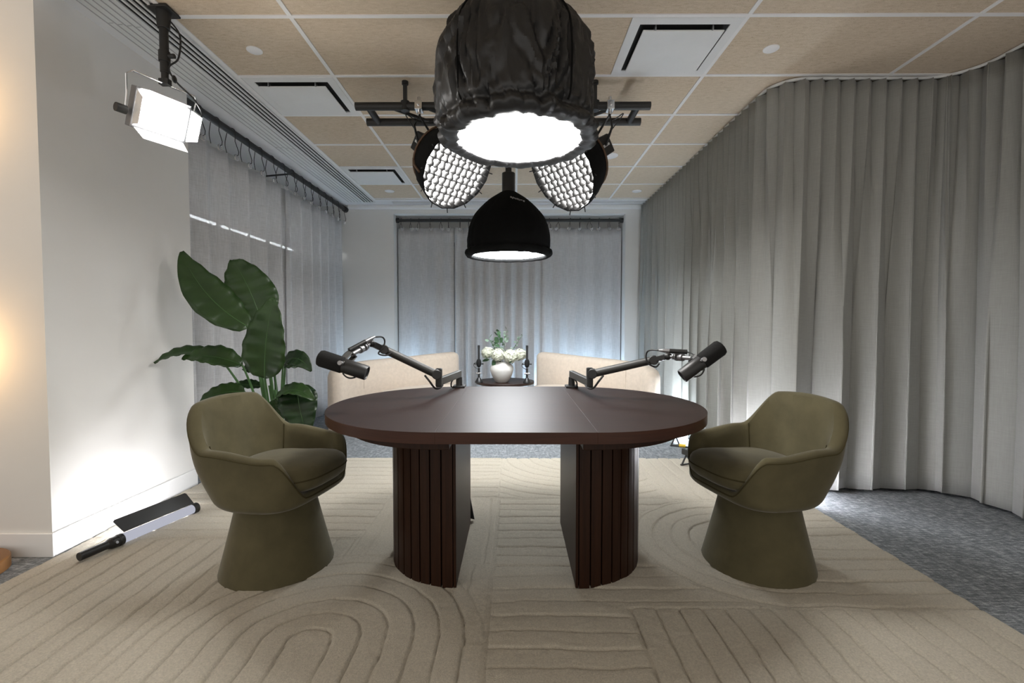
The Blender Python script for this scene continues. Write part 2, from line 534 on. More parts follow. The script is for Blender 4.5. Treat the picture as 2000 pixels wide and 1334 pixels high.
# square plaque diffusers
def plaque(x0, x1, y0, y1, label):
    t = thing('ceiling_diffuser', label, 'air vent', ((x0 + x1) / 2, (y0 + y1) / 2, ZC), 0, 'square ceiling air diffusers')
    f = MB(); w = 0.055; z0, z1 = ZC - 0.008, ZC
    f.span((x0, y0, z0), (x1, y0 + w, z1)); f.span((x0, y1 - w, z0), (x1, y1, z1))
    f.span((x0, y0 + w, z0), (x0 + w, y1 - w, z1)); f.span((x1 - w, y0 + w, z0), (x1, y1 - w, z1))
    obj('frame', f, MT['whitemetal'], t, smooth=False)
    obj('duct_shade_sheet', MB().span((x0 + w, y0 + w, ZC - 0.002), (x1 - w, y1 - w, ZC)), MT['dark'], t, smooth=False)  # flat black sheet, stands in for the shade inside the recess
    g = 0.022
    obj('plaque', MB().span((x0 + w + g, y0 + w + g, ZC - 0.030), (x1 - w - g, y1 - w - g, ZC - 0.022)), MT['whitemetal'], t, smooth=False, bevel=0.003)
    c = MB()
    for sx in (x0 + w + 0.09, x1 - w - 0.09):
        for sy in (y0 + w + 0.012, y1 - w - 0.05): c.span((sx - 0.004, sy, ZC - 0.028), (sx + 0.004, sy + 0.03, ZC - 0.002))
    obj_split('clip', c, MT['steel'], t, smooth=False)
plaque(0.64, 1.247, 2.582, 3.161, 'white square ceiling diffuser right of the big black dome light')
plaque(-1.83, -1.217, 3.185, 3.745, 'white square ceiling diffuser left of the black truss')
plaque(-1.83, -1.217, 4.978, 5.568, 'small far white ceiling diffuser above the end of the left curtain')
def disc(x, y, r, label, m='trim'):
    t = tag(obj('ceiling_disc', MB().lathe([(r, 0.0), (r, -0.004), (r - 0.006, -0.008), (0.002, -0.009)], (x, y, ZC), 32), MT[m]), label, 'ceiling disc', 'round white ceiling discs')
disc(-1.571, 2.881, 0.045, 'round white disc in the ceiling above the left studio panel')
disc(1.547, 2.879, 0.045, 'round white disc in the ceiling above the right grey curtain')
disc(0.936, 4.658, 0.085, 'larger round grey-white disc in ceiling right of the gridded light')
disc(-1.547, 5.861, 0.06, 'small round white disc in the far left ceiling tiles')
disc(1.527, 5.875, 0.06, 'small round white disc in the far right ceiling tiles')

# ------------------------------------------------------------------ rug
def make_rug():
    x0, x1, y0, y1, st = -2.285, 1.895, 0.9, 3.99, 0.006
    xs = np.arange(x0, x1 + 1e-6, st); ys = np.arange(y0, y1 + 1e-6, st)
    nx, ny = len(xs), len(ys)
    rs = np.random.RandomState(3)
    def field(n, amp):
        cs = int(n / st); gx, gy = nx // cs + 3, ny // cs + 3
        g = rs.rand(gy, gx) - 0.5
        ix = np.arange(nx) / cs; iy = np.arange(ny) / cs
        a = ix.astype(int); fx = ix - a; fx = fx * fx * (3 - 2 * fx)
        b_ = iy.astype(int); fy = iy - b_; fy = fy * fy * (3 - 2 * fy)
        top = g[b_][:, a] * (1 - fx) + g[b_][:, a + 1] * fx
        bot = g[b_ + 1][:, a] * (1 - fx) + g[b_ + 1][:, a + 1] * fx
        return (top * (1 - fy)[:, None] + bot * fy[:, None]) * amp
    X, Y = np.meshgrid(xs, ys)
    JX = X + field(0.2, 0.018) + field(0.045, 0.007); JY = Y + field(0.2, 0.018) + field(0.045, 0.007)
    s = 0.095
    P = np.full(X.shape, 0.5); L = np.zeros(X.shape, int)
    def put(mask, p, lab):
        m = mask & (L == 0)
        P[m] = p[m]; L[m] = lab
    ru = np.hypot(JX - 1.22, JY - 2.43)
    put((X > 1.22) & (abs(Y - 2.43) < 0.585), np.abs(JY - 2.43) / s + 0.1, 1)
    put((X <= 1.22) & (ru < 0.585), ru / s + 0.1, 1)
    put((X > -0.1) & (X < 0.46) & (Y < 3.05), JY / s, 2)
    put((X >= 0.46) & (X < 1.0) & (Y < 3.05) & (Y > 1.85), JY / s, 2)
    put((X >= 0.46) & (Y < 1.85), JX / s, 3)
    rl = np.hypot(JX + 0.74, JY - 1.65)
    put((Y > 1.65) & (rl < 0.63), rl / s + 0.15, 4)
    put((Y <= 1.65) & (abs(X + 0.74) < 0.63), np.abs(JX + 0.74) / s + 0.15, 4)
    put((X < -0.11) & (X > -0.83) & (Y > 2.2) & (Y < 3.05), JX / 0.15, 5)
    put((X < -0.11) & (Y < 2.45), JX / s, 6)
    put((X < -0.83) & (Y >= 2.45), JY / s, 7)
    put((X < -0.11) & (Y >= 3.05), JY / 0.088, 8)
    rb = np.hypot((JX - 0.5) * 1.0, JY - 4.02)
    put((X > -0.11) & (X < 1.0) & (Y >= 3.06), rb / s, 9)
    put((X >= 1.0) & (Y >= 3.03), JX / s, 10)
    fr = P - np.floor(P)
    d = np.minimum(fr, 1 - fr) * s
    Z = -0.0088 * np.exp(-(d / 0.0038) ** 2) + 0.0012 * (1 - np.abs(2 * fr - 1)) + 0.0025 * (np.floor(P) % 2)
    edge = np.zeros(X.shape, bool)
    edge[:, 1:] |= (L[:, 1:] != L[:, :-1]); edge[1:, :] |= (L[1:, :] != L[:-1, :])
    Z = np.where(edge, -0.002, Z)
    Z += field(0.03, 0.002) + field(0.015, 0.002) - 0.0045
    de = np.minimum(np.minimum(X - x0, x1 - X), np.minimum(Y - y0, y1 - Y))
    Z -= 0.012 * np.clip(1 - de / 0.014, 0, 1) ** 2
    Z[de < 1e-6] = ZF
    V = np.stack([X, Y, Z], -1).reshape(-1, 3).astype(np.float32)
    idx = np.arange(nx * ny).reshape(ny, nx)
    F = np.stack([idx[:-1, :-1], idx[:-1, 1:], idx[1:, 1:], idx[1:, :-1]], -1).reshape(-1, 4)
    me = bpy.data.meshes.new('area_rug')
    me.vertices.add(len(V)); me.vertices.foreach_set('co', V.ravel())
    me.loops.add(F.size); me.loops.foreach_set('vertex_index', F.ravel().astype(np.int32))
    me.polygons.add(len(F)); me.polygons.foreach_set('loop_start', np.arange(0, F.size, 4, dtype=np.int32))
    me.polygons.foreach_set('use_smooth', np.ones(len(F), bool))
    me.update(); me.validate()
    me.materials.append(MT['rug'])
    o = bpy.data.objects.new('area_rug', me); COL.objects.link(o)
    tag(o, 'large cream wool rug with carved lines and arcs under the table', 'rug')
make_rug()

# ------------------------------------------------------------------ table
TC = Vector((0.008, 2.335, 0))
TR_, TH = 0.638, 0.30
def stadium(side, r, hx, cut, n=40):
    # half outline of a rounded end; side = -1 left / +1 right
    pts = []
    for k in range(n + 1):
        a = -PI / 2 + PI * k / n
        pts.append((TC.x + side * (hx + 0.955 * r * math.cos(a)), TC.y + r * math.sin(a)))
    pts.append((TC.x + side * cut, TC.y + r)); pts.insert(0, (TC.x + side * cut, TC.y - r))
    return pts if side > 0 else pts[::-1]
tb = thing('conference_table', 'dark walnut oval table with leaf and two slatted half-round pedestals', 'table', (TC.x, TC.y, 0))
for sd_ in (-1, 1):
    obj('tabletop_end', MB().prism(stadium(sd_, TR_, TH, TH - 0.0009), 0.706, 0.75), [MT['top']], tb, bevel=0.0012)
obj('center_leaf', MB().prism([(TC.x - TH + 0.0009, TC.y - TR_), (TC.x + TH - 0.0009, TC.y - TR_), (TC.x + TH - 0.0009, TC.y + TR_), (TC.x - TH + 0.0009, TC.y + TR_)], 0.706, 0.75), MT['top'], tb, bevel=0.0008)
for sd_ in (-1, 1):
    obj('apron', MB().prism(stadium(sd_, 0.53, 0.30, 0.262), 0.655, 0.706), MT['edge'], tb, bevel=0.003)
    # half-round pedestal: core + slats
    xi = sd_ * 0.272
    Rp = 0.338
    core = []
    n = 40
    for k in range(n + 1):
        a = -PI / 2 + PI * k / n
        core.append((TC.x + xi + sd_ * (Rp - 0.016) * math.cos(a), TC.y + (Rp - 0.016) * math.sin(a)))
    if sd_ < 0: core = core[::-1]
    p = obj('pedestal', MB().prism(core, -0.002, 0.655), MT['edge'], tb)
    sl = MB()
    ns = 20
    for k in range(ns):
        a0 = -PI / 2 + PI * (k + 0.07) / ns
        a1 = -PI / 2 + PI * (k + 0.93) / ns
        q = []
        for i in range(4): q.append((a0 + (a1 - a0) * i / 3, Rp))
        for i in range(4): q.append((a1 + (a0 - a1) * i / 3, Rp - 0.018))
        pts = [(TC.x + xi + sd_ * r * math.cos(a), TC.y + r * math.sin(a)) for a, r in q]
        if sd_ < 0: pts = pts[::-1]
        sl.prism(pts, -0.006, 0.655)
    s_ = obj('slat_cladding', sl, MT['edge'], p, smooth=False)
    obj('inner_panel', MB().span((TC.x + xi - sd_ * 0.0, TC.y - Rp, -0.004), (TC.x + xi - sd_ * 0.012, TC.y + Rp, 0.655)), MT['edge'], p, smooth=False, bevel=0.002)
    rail = MB()
    for yy in (-0.36, 0.36): rail.span((TC.x + sd_ * 0.20, TC.y + yy - 0.012, 0.66), (TC.x + sd_ * 0.262, TC.y + yy + 0.012, 0.704))
    obj_split('slide_rail', rail, MT['steel'], tb, smooth=False)
    br = MB()
    br.bar((TC.x + sd_ * 0.262, TC.y - 0.4, 0.66), (TC.x + sd_ * 0.215, TC.y - 0.4, 0.704), 0.02, 0.006)
    obj_split('hinge_bracket', br, MT['steel'], tb, smooth=False)

for o in tb.children:
    if o.name.split('.')[0] in ('tabletop_end', 'center_leaf'):
        o.data.materials.append(MT['table_edge'])
        for p in o.data.polygons:
            if abs(p.normal.z) < 0.5: p.material_index = 1

# ------------------------------------------------------------------ tub chairs
def tub_chair():
    t = thing('tub_chair', 'olive green velvet tub chair beside the left end of the table', 'chair', (0, 0, 0), 0, 'olive tub chairs')
    NA = 120
    def plan(phi, a, bb_, n=3.5):
        # phi = 0 at the back (-x)
        c_, s_ = -math.cos(phi), math.sin(phi)
        rr = (abs(c_ / a) ** n + abs(s_ / bb_) ** n) ** (-1 / n)
        return Vector((c_ * rr, s_ * rr, 0))
    def H(phi):
        p = abs(math.degrees(phi))
        h = 0.788 - 0.02 * (p / 40) ** 2 if p < 40 else 0.768
        h = h + (0.592 - h) * smooth01(33, 66, p)
        h -= 0.028 * smooth01(70, 122, p)
        h -= 0.182 * smooth01(124, 152, p)
        return h
    phis = [(-PI + 2 * PI * k / NA) for k in range(NA)]
    A, B = 0.267, 0.288
    def outer(phi, u):
        # u 0 bottom .. 1 rim
        h = H(phi)
        z = 0.345 + (h - 0.345) * u
        zz = z - 0.345
        pf = 0.93 + 0.07 * (1 - (1 - min(zz / 0.035, 1)) ** 2.4)
        pb = 0.66 + 0.34 * (1 - (1 - min(zz / 0.28, 1)) ** 2.2)
        prof = pb + (pf - pb) * smooth01(25, 95, abs(math.degrees(phi)))
        lean = 0.05 * max(0, z - 0.36) * (1 - smooth01(50, 120, abs(math.degrees(phi))))
        v = plan(phi, A, B) * (prof)
        d = v.normalized()
        v += d * (0.03 * max(0, z - 0.40) + lean * 1.0)
        fr_ = smooth01(120, 165, abs(math.degrees(phi)))
        v.x += fr_ * 0.01 * (1 - u) * -1
        v.z = z
        return v
    rings = []
    rings.append([Vector((0, 0, 0.343)) + plan(p, A, B) * 0.25 for p in phis])
    for r in rings: pass
    for k in range(15):
        u = (k / 14) ** 1.3
        rings.append([outer(p, u) for p in phis])
    TH_ = 0.058
    def inward(phi, d, dz):
        v = outer(phi, 1.0)
        q = Vector((v.x, v.y, 0))
        q = q - q.normalized() * d
        return Vector((q.x, q.y, v.z + dz))
    for d, dz in ((0.004, 0.009), (0.014, 0.016), (0.028, 0.018), (0.042, 0.014), (0.052, 0.006)):
        rings.append([inward(p, d, dz) for p in phis])
    for k in range(1, 9):
        u = 1 - k / 8
        rr = []
        for p in phis:
            h = H(p)
            zi = 0.372 + (h - 0.372) * u
            uu = (zi - 0.345) / (h - 0.345)
            v = outer(p, uu)
            q = Vector((v.x, v.y, 0)); q = q - q.normalized() * (TH_ + 0.02 * (1 - u))
            rr.append(Vector((q.x, q.y, zi)))
        rings.append(rr)
    rings.append([Vector((0, 0, 0.372)) + plan(p, A, B) * 0.2 for p in phis])
    sh = obj('shell', MB().rings(rings, True, True, True), MT['velvet'], t, world=False)
    # seams
    pip = [outer(p, 0.985) + Vector((math.copysign(0.0, 1), 0, 0)) for p in phis]
    obj('piping', MB().tube([v + v.normalized() * 0.0005 for v in pip], 0.0032, 6, True), MT['velvet_seam'], sh, world=False)
    for sg in (-1, 1):
        ph = sg * R(60)
        pts = []
        for k in range(10):
            u = 1 - k / 9
            h = H(ph); zi = 0.42 + (h + 0.008 - 0.42) * u
            v = outer(ph, (zi - 0.345) / (h - 0.345)); q = Vector((v.x, v.y, 0)); q = q - q.normalized() * (TH_ + 0.02 * (1 - u) - 0.001)
            pts.append(Vector((q.x, q.y, zi)))
        obj('seam', MB().tube(pts, 0.0022, 6), MT['velvet_seam'], sh, world=False)
    # cushion
    cr = []
    NC = 72
    def cus(phi, s_, z):
        v = plan(phi, 0.246, 0.222, 3.4) * s_
        v.x += 0.054
        v.z = z + 0.018 * smooth01(0.0, 0.30, v.x)
        return v
    cph = [(-PI + 2 * PI * k / NC) for k in range(NC)]
    prof = [(0.0, 0.390), (0.6, 0.390), (0.9, 0.394), (0.965, 0.408), (0.992, 0.426), (1.0, 0.444), (0.985, 0.466), (0.945, 0.484), (0.86, 0.500), (0.7, 0.512), (0.45, 0.520), (0.2, 0.523), (0.0, 0.524)]
    for s_, z in prof: cr.append([cus(p, max(s_, 0.01), z) for p in cph])
    cu = obj('seat_cushion', MB().rings(cr, True, True, True), MT['velvet'], t, world=False)
    obj('piping', MB().tube([cus(p, 1.0, 0.447) for p in cph], 0.003, 6, True), MT['velvet_seam'], cu, world=False)
    bp = []
    for k in range(14):
        u = k / 13
        r = 0.168 + (0.252 - 0.168) * (1 - u) ** 1.1
        bp.append((r, -0.006 + 0.358 * u))
    bp.insert(0, (0.246, -0.010))
    obj('base', MB().lathe(bp, (0, 0, 0), 64), MT['velvet'], t, world=False)
    return t
ch = tub_chair()
ch.location = (-1.140, 2.215, 0); ch.rotation_euler = (0, 0, R(-11))
dup(ch, (1.185, 2.245, 0), R(180 + 13), 'olive green velvet tub chair beside the right end of the table')

# ------------------------------------------------------------------ boom arms, microphones, preamps
def mic(end_front, end_back, label, roll_up, yoke_at):
    """broadcast microphone; end_front = windscreen end"""
    a, b_ = Vector(end_back), Vector(end_front)
    d = (b_ - a); L = d.length; d.normalize()
    c = (a + b_) / 2
    t = thing('broadcast_microphone', label, 'microphone', c, 0, 'broadcast microphones on boom arms')
    m = Matrix.Translation(a) @ d.to_track_quat('Z', 'Y').to_matrix().to_4x4()
    r = 0.0335
    obj('body', MB().lathe([(0.0, 0.006), (r - 0.007, 0.004), (r - 0.006, 0.0), (r - 0.002, 0.0), (r, 0.004), (r, L * 0.5), (r - 0.002, L * 0.52)], (0, 0, 0), 40, m=m), MT['black'], t)
    r2 = 0.0375
    obj('windscreen', MB().lathe([(r - 0.001, L * 0.485), (r2 - 0.002, L * 0.49), (r2, L * 0.51), (r2 + 0.001, L * 0.93), (r2 - 0.003, L * 0.975), (r2 - 0.012, L * 0.995), (0.001, L)], (0, 0, 0), 40, m=m), MT['foam'], t)
    up = Vector(roll_up)
    side = d.cross(up).normalized()
    piv = a + d * (L * 0.50)
    y = MB()
    yk = Vector(yoke_at)
    for sg in (-1, 1):
        p = piv + side * sg * 0.043
        y.bar(p, yk + side * sg * 0.043 + (p - (piv + side * sg * 0.043)), 0.026, 0.006, side)
    y.bar(yk - side * 0.046, yk + side * 0.046, 0.026, 0.008, (yk - piv).normalized())
    obj('yoke', y, MT['armgrey'], t, smooth=False, bevel=0.002)
    k = MB()
    for sg in (-1, 1): k.cyl(piv + side * sg * 0.034, piv + side * sg * 0.054, 0.012, 0.010, 20)
    obj_split('pivot_knob', k, MT['steel'], t)
    dn = -up
    ca = MB().tube(bez(a + d * (L * 0.46) + dn * 0.034, a + d * (L * 0.34) + dn * 0.058, a + d * (L * 0.2) + dn * 0.033, 10), 0.0035, 8)
    obj('cable', ca, MT['rubber'], t)
    return t

def boom(base, elbow, arm0, arm1, swivel, mount, label):
    base, elbow, arm0, arm1, swivel, mount = map(Vector, (base, elbow, arm0, arm1, swivel, mount))
    t = thing('microphone_boom_arm', label, 'microphone arm', base, 0, 'low profile boom arms clamped to the table')
    zt = base.z
    obj('clamp', MB().box(base + Vector((0, 0.012, 0.0065)), (0.075, 0.088, 0.012)).box(base + Vector((0, 0.056, -0.046)), (0.05, 0.010, 0.112)).box(base + Vector((0, 0.022, -0.098)), (0.05, 0.076, 0.012)).cyl(base + Vector((0, 0, -0.12)), base + Vector((0, 0, -0.05)), 0.008).cyl(base + Vector((0, 0, -0.056)), base + Vector((0, 0, -0.0465)), 0.02), MT['black'], t, bevel=0.002)
    obj('post', MB().cyl(base + Vector((0, 0, 0.01)), base + Vector((0, 0, 0.065)), 0.021, 0.019, 28), MT['black'], t)
    la0 = base + Vector((0, 0.015, 0.085)); la1 = elbow
    obj('lower_arm', MB().bar(la0, la1, 0.030, 0.042), MT['armgrey'], t, smooth=False, bevel=0.004)
    obj('riser', MB().bar(elbow + Vector((0, 0, -0.028)), Vector((elbow.x, elbow.y, arm0.z + 0.028)), 0.034, 0.036), MT['black'], t, smooth=False, bevel=0.006)
    dd = (arm1 - arm0).normalized()
    side = dd.cross(Vector((0, 0, 1))).normalized()
    obj('upper_arm', MB().cyl(arm0, arm1, 0.0215, 0.0205, 32), MT['armgrey'], t)
    j = MB()
    j.cyl(arm0 - side * 0.028, arm0 + side * 0.028, 0.026, None, 28)
    j.cyl(arm1 - side * 0.025, arm1 + side * 0.025, 0.024, None, 28)
    obj_split('hinge', j, MT['black'], t, bevel=0.003)
    s_ = MB()
    e = arm1 + (swivel - arm1) * 0.85
    s_.bar(arm1, e, 0.026, 0.028)
    s_.ball(swivel, 0.019)
    obj('swivel_joint', s_, MT['black'], t, bevel=0.003)
    md = (mount - swivel).normalized()
    L = (mount - swivel).length
    s_ = MB()
    s_.cyl(swivel, mount, 0.0065, None, 16)
    for f_, r_, w_ in ((0.26, 0.016, 0.006), (0.36, 0.019, 0.008), (0.5, 0.018, 0.022)):
        s_.cyl(swivel + md * (L * f_), swivel + md * (L * f_ + w_), r_, None, 18)
    s_.cyl(swivel + md * (L * 0.62), mount, 0.0105, None, 18)
    obj('threaded_mount', s_, MT['steel'], t)
    return t, side

# left
La1, Lsw, Lmt = (-0.676, 2.42, 1.017), (-0.722, 2.36, 1.050), (-0.765, 2.20, 1.005)
boom((-0.345, 2.925, 0.75), (-0.412, 2.55, 0.832), (-0.418, 2.50, 0.878), La1, Lsw, Lmt, 'black boom arm clamped to the back edge left of the table leaf')
mic((-0.883, 2.10, 0.997), (-0.664, 2.10, 0.926), 'black broadcast microphone hanging over the left end of the table, angled down right', (0.15, 0.3, 0.95), Lmt)
# right
Ra1, Rsw, Rmt = (0.725, 2.42, 0.962), (0.775, 2.35, 0.985), (0.845, 2.22, 0.985)
boom((0.362, 2.925, 0.75), (0.414, 2.55, 0.828), (0.422, 2.50, 0.882), Ra1, Rsw, Rmt, 'black boom arm clamped to the back edge right of the table leaf')
mic((0.958, 2.15, 1.046), (0.775, 2.15, 0.906), 'black broadcast microphone hanging over the right end of the table, angled up right', (-0.4, 0.3, 0.86), Rmt)
def preamp(p0, p1, tail_end, mic_end, label, clabel):
    p0, p1 = Vector(p0), Vector(p1)
    d = (p1 - p0).normalized(); L = (p1 - p0).length
    t = thing('inline_preamp', label, 'preamp', (p0 + p1) / 2, 0, 'inline preamps on the boom arms')
    obj('barrel', MB().cyl(p0, p0 + d * L * 0.62, 0.0115, None, 24), MT['black'], t, bevel=0.001)
    obj('connector', MB().cyl(p0 + d * L * 0.62, p0 + d * L * 0.86, 0.0105, 0.0095, 24).cyl(p0 + d * L * 0.86, p1, 0.0085, 0.0045, 20), MT['steel'], t)
    obj('clip', MB().bar(p0 + d * L * 0.12 + Vector((0, 0, -0.014)), p0 + d * L * 0.42 + Vector((0, 0, -0.014)), 0.014, 0.02), MT['black'], t, smooth=False)
    cab = MB().tube(catmull([p1 - d * 0.005] + [Vector(q) for q in tail_end], 8), 0.0042, 8)
    cab2 = MB().tube(catmull([p0] + [Vector(q) for q in mic_end], 8), 0.003, 8)
    o = thing('microphone_cable', clabel, 'cable', p1, 0, 'cables on the boom arms')
    obj('arm_cable', cab, MT['rubber'], o)
    obj('microphone_lead', cab2, MT['rubber'], o)
preamp((-0.788, 2.225, 1.022), (-0.695, 2.33, 1.085),
       [(-0.672, 2.37, 1.082), (-0.662, 2.385, 1.062), (-0.668, 2.38, 1.03), (-0.690, 2.37, 0.998), (-0.655, 2.38, 0.988), (-0.63, 2.40, 1.0)],
       [(-0.80, 2.20, 1.008), (-0.80, 2.13, 0.98), (-0.785, 2.07, 0.965)],
       'black inline preamp strapped above the left boom arm tip', 'black cable looping around the tip of the left boom arm')
preamp((0.842, 2.27, 1.012), (0.715, 2.31, 1.018),
       [(0.69, 2.35, 1.017), (0.675, 2.37, 1.005), (0.672, 2.375, 0.975), (0.685, 2.37, 0.945), (0.72, 2.37, 0.93), (0.742, 2.385, 0.945)],
       [(0.855, 2.24, 1.005), (0.862, 2.21, 0.985)],
       'black inline preamp strapped above the right boom arm tip', 'black cable looping around the tip of the right boom arm')
for sg, lab in ((-1, 'black cable sagging below the elbow of the left boom arm'), (1, 'black cable sagging below the elbow of the right boom arm')):
    x = sg * 0.41
    ca = MB().tube(catmull([(sg * 0.475, 2.475, 0.875), (sg * 0.45, 2.47, 0.845), (sg * 0.425, 2.49, 0.806), (sg * 0.405, 2.52, 0.800), (sg * 0.397, 2.58, 0.808)], 8), 0.0055, 8)
    cb = MB().tube(catmull([(sg * 0.372, 2.86, 0.812), (sg * 0.385, 2.86, 0.79), (sg * 0.388, 2.87, 0.765), (sg * 0.383, 2.885, 0.757)], 6), 0.0045, 8)
    tag(obj('microphone_cable', cb, MT['rubber']), lab.replace('sagging below the elbow', 'looping beside the clamp post'), 'cable', 'cables on the boom arms')
    tag(obj('microphone_cable', ca, MT['rubber']), lab, 'cable', 'cables on the boom arms')

# ------------------------------------------------------------------ lounge seating at the back
def lounge(sx, ox, label):
    t = thing('lounge_chair', label, 'armchair', (ox + sx * 0.85, 5.3, ZF), 0, 'cream lounge chairs at the back')
    # centre line of the back, from the far inner end out to the near arm
    ctrl = [(0.30, 6.02), (0.52, 5.84), (0.80, 5.60), (1.05, 5.36), (1.25, 5.12), (1.40, 4.92), (1.43, 4.74)]
    hs = [0.800, 0.790, 0.770, 0.757, 0.745, 0.715, 0.66]
    P = catmull([(ox + sx * x, y, h) for (x, y), h in zip(ctrl, hs)], 8)
    rr = []
    n = len(P)
    for i, p in enumerate(P):
        tn = P[min(i + 1, n - 1)] - P[max(i - 1, 0)]
        tn.z = 0; tn.normalize()
        nr = Vector((tn.y, -tn.x, 0))
        e = min(i, n - 1 - i) / 3.0
        w_ = 0.085 * (math.sqrt(max(0.03, 1 - (1 - min(e, 1)) ** 2)))
        h = p.z - (0.05 * (1 - min(e, 1)) ** 2)
        sec = []
        for (u, v) in ((-1, 0.0), (-1.0, 0.3), (-1, 0.62), (-0.98, 0.90), (-0.8, 0.965), (-0.45, 0.995), (0, 1.0), (0.45, 0.995), (0.8, 0.965), (0.98, 0.9), (1, 0.62), (1.0, 0.3), (1, 0.0)):
            sec.append(Vector((p.x, p.y, 0.03 + (h - 0.03) * v)) + nr * u * w_)
        rr.append(sec)
    bk = obj('backrest', MB().rings(rr, True, True, True), MT['cream'], t)
    k = 33
    nr = (P[k + 1] - P[k - 1]); nr.z = 0; nr.normalize(); nr = Vector((-nr.y, nr.x, 0))
    if nr.y > 0: nr = -nr
    obj('seam', MB().tube([Vector((P[k].x, P[k].y, 0)) + nr * 0.086 + Vector((0, 0, z)) for z in (0.45, 0.55, 0.65, 0.69)], 0.004, 6), MT['cream'], bk)
    # plump seat
    N = 64
    sr = []
    ax = Vector((0.68, -0.73, 0)); ay = Vector((0.73, 0.68, 0))
    for s_, z in ((0.02, 0.20), (0.8, 0.20), (0.97, 0.22), (1.0, 0.29), (0.99, 0.35), (0.95, 0.39), (0.86, 0.415), (0.6, 0.432), (0.3, 0.437), (0.02, 0.438)):
        ring = []
        for k in range(N):
            a = 2 * PI * k / N
            cx_, cy_ = math.cos(a), math.sin(a)
            q = (abs(cx_) ** 2.4 + abs(cy_) ** 2.4) ** (-1 / 2.4)
            v = Vector((0.63, 5.29, 0)) + ax * (0.56 * s_ * cx_ * q) + ay * (0.29 * s_ * cy_ * q)
            ring.append(Vector((ox + sx * v.x, v.y, z)))
        sr.append(ring)
    obj('seat', MB().rings(sr, True, True, True), MT['cream'], t)
    obj('plinth', MB().lathe([(0.24, ZF), (0.24, 0.05), (0.25, 0.06), (0.25, 0.21)], (ox + sx * 0.66, 5.28, 0), 48), MT['cream'], t)
    return t
lounge(-1, -0.42, 'cream upholstered lounge chair at the back left, behind the left boom arm')
lounge(1, 0.0, 'cream upholstered lounge chair at the back right, behind the right boom arm')

# side table, vase, flowers, desk microphones
SX, SY, SZ = -0.105, 5.52, 0.478
st = thing('side_table', 'dark wood round side table between the two cream lounge chairs', 'table', (SX, SY, ZF))
obj('tabletop', MB().lathe([(0.33, SZ - 0.03), (0.345, SZ - 0.025), (0.345, SZ - 0.004), (0.341, SZ)], (SX, SY, 0), 64), MT['top'], st)
obj('pedestal', MB().lathe([(0.17, ZF), (0.17, 0.0), (0.12, 0.1), (0.11, SZ - 0.03)], (SX, SY, 0), 40), MT['edge'], st)
VX, VY = -0.142, 5.40
va = tag(obj('vase', MB().lathe([(0.0, SZ), (0.065, SZ), (0.082, SZ + 0.015), (0.115, SZ + 0.075), (0.134, SZ + 0.13), (0.138, SZ + 0.165), (0.125, SZ + 0.195), (0.098, SZ + 0.218), (0.084, SZ + 0.228), (0.085, SZ + 0.238), (0.077, SZ + 0.238), (0.075, SZ + 0.222), (0.10, SZ + 0.17), (0.08, SZ + 0.05), (0.0, SZ + 0.03)], (VX, VY, 0), 56), MT['ceramic']), 'white ceramic vase of flowers on the dark side table', 'vase')
VT = SZ + 0.235
def hydrangea(c_, r, label):
    t = thing('hydrangea', label, 'flower', c_, 0, 'white hydrangeas in the vase')
    mb = MB(); rg = random.Random(int(c_[0] * 1000) + 5)
    n = 170
    for i in range(n):
        zz = 1 - 2 * (i + 0.5) / n; ph = i * 2.39996
        q = math.sqrt(1 - zz * zz)
        nv = Vector((q * math.cos(ph), q * math.sin(ph), zz))
        p = Vector(c_) + Vector((nv.x, nv.y, nv.z * 0.85)) * r * rg.uniform(0.80, 1.12)
        a = nv.orthogonal().normalized(); b_ = nv.cross(a)
        an = rg.uniform(0, PI); sz = r * rg.uniform(0.20, 0.27)
        for k in range(4):
            aa = an + k * PI / 2
            d1 = a * math.cos(aa) + b_ * math.sin(aa); d2 = nv.cross(d1)
            vs = [mb.bm.verts.new(p), mb.bm.verts.new(p + d1 * sz * 0.6 + d2 * sz * 0.42 + nv * 0.003), mb.bm.verts.new(p + d1 * sz + nv * sz * 0.12), mb.bm.verts.new(p + d1 * sz * 0.6 - d2 * sz * 0.42 + nv * 0.003)]
            mb.bm.faces.new(vs)
    mb.ball(c_, r * 0.74, (1, 1, 0.85), 16, 10)
    obj('flower_head', mb, MT['petal'], t, smooth=False)
    obj('stem', MB().tube(bez(c_, (VX + (c_[0] - VX) * 0.4, VY, VT + 0.02), (VX + (c_[0] - VX) * 0.15, VY, VT - 0.1), 8), 0.004, 6), MT['stalk'], t)
for c_, r, l in (((-0.305, 5.40, 0.820), 0.072, 'white hydrangea head furthest left in the vase'),
                 ((-0.180, 5.33, 0.800), 0.082, 'white hydrangea head left of centre in the vase'),
                 ((-0.040, 5.33, 0.785), 0.086, 'white hydrangea head right of centre in the vase'),
                 ((0.070, 5.38, 0.800), 0.074, 'white hydrangea head furthest right in the vase')):
    hydrangea(c_, r, l)
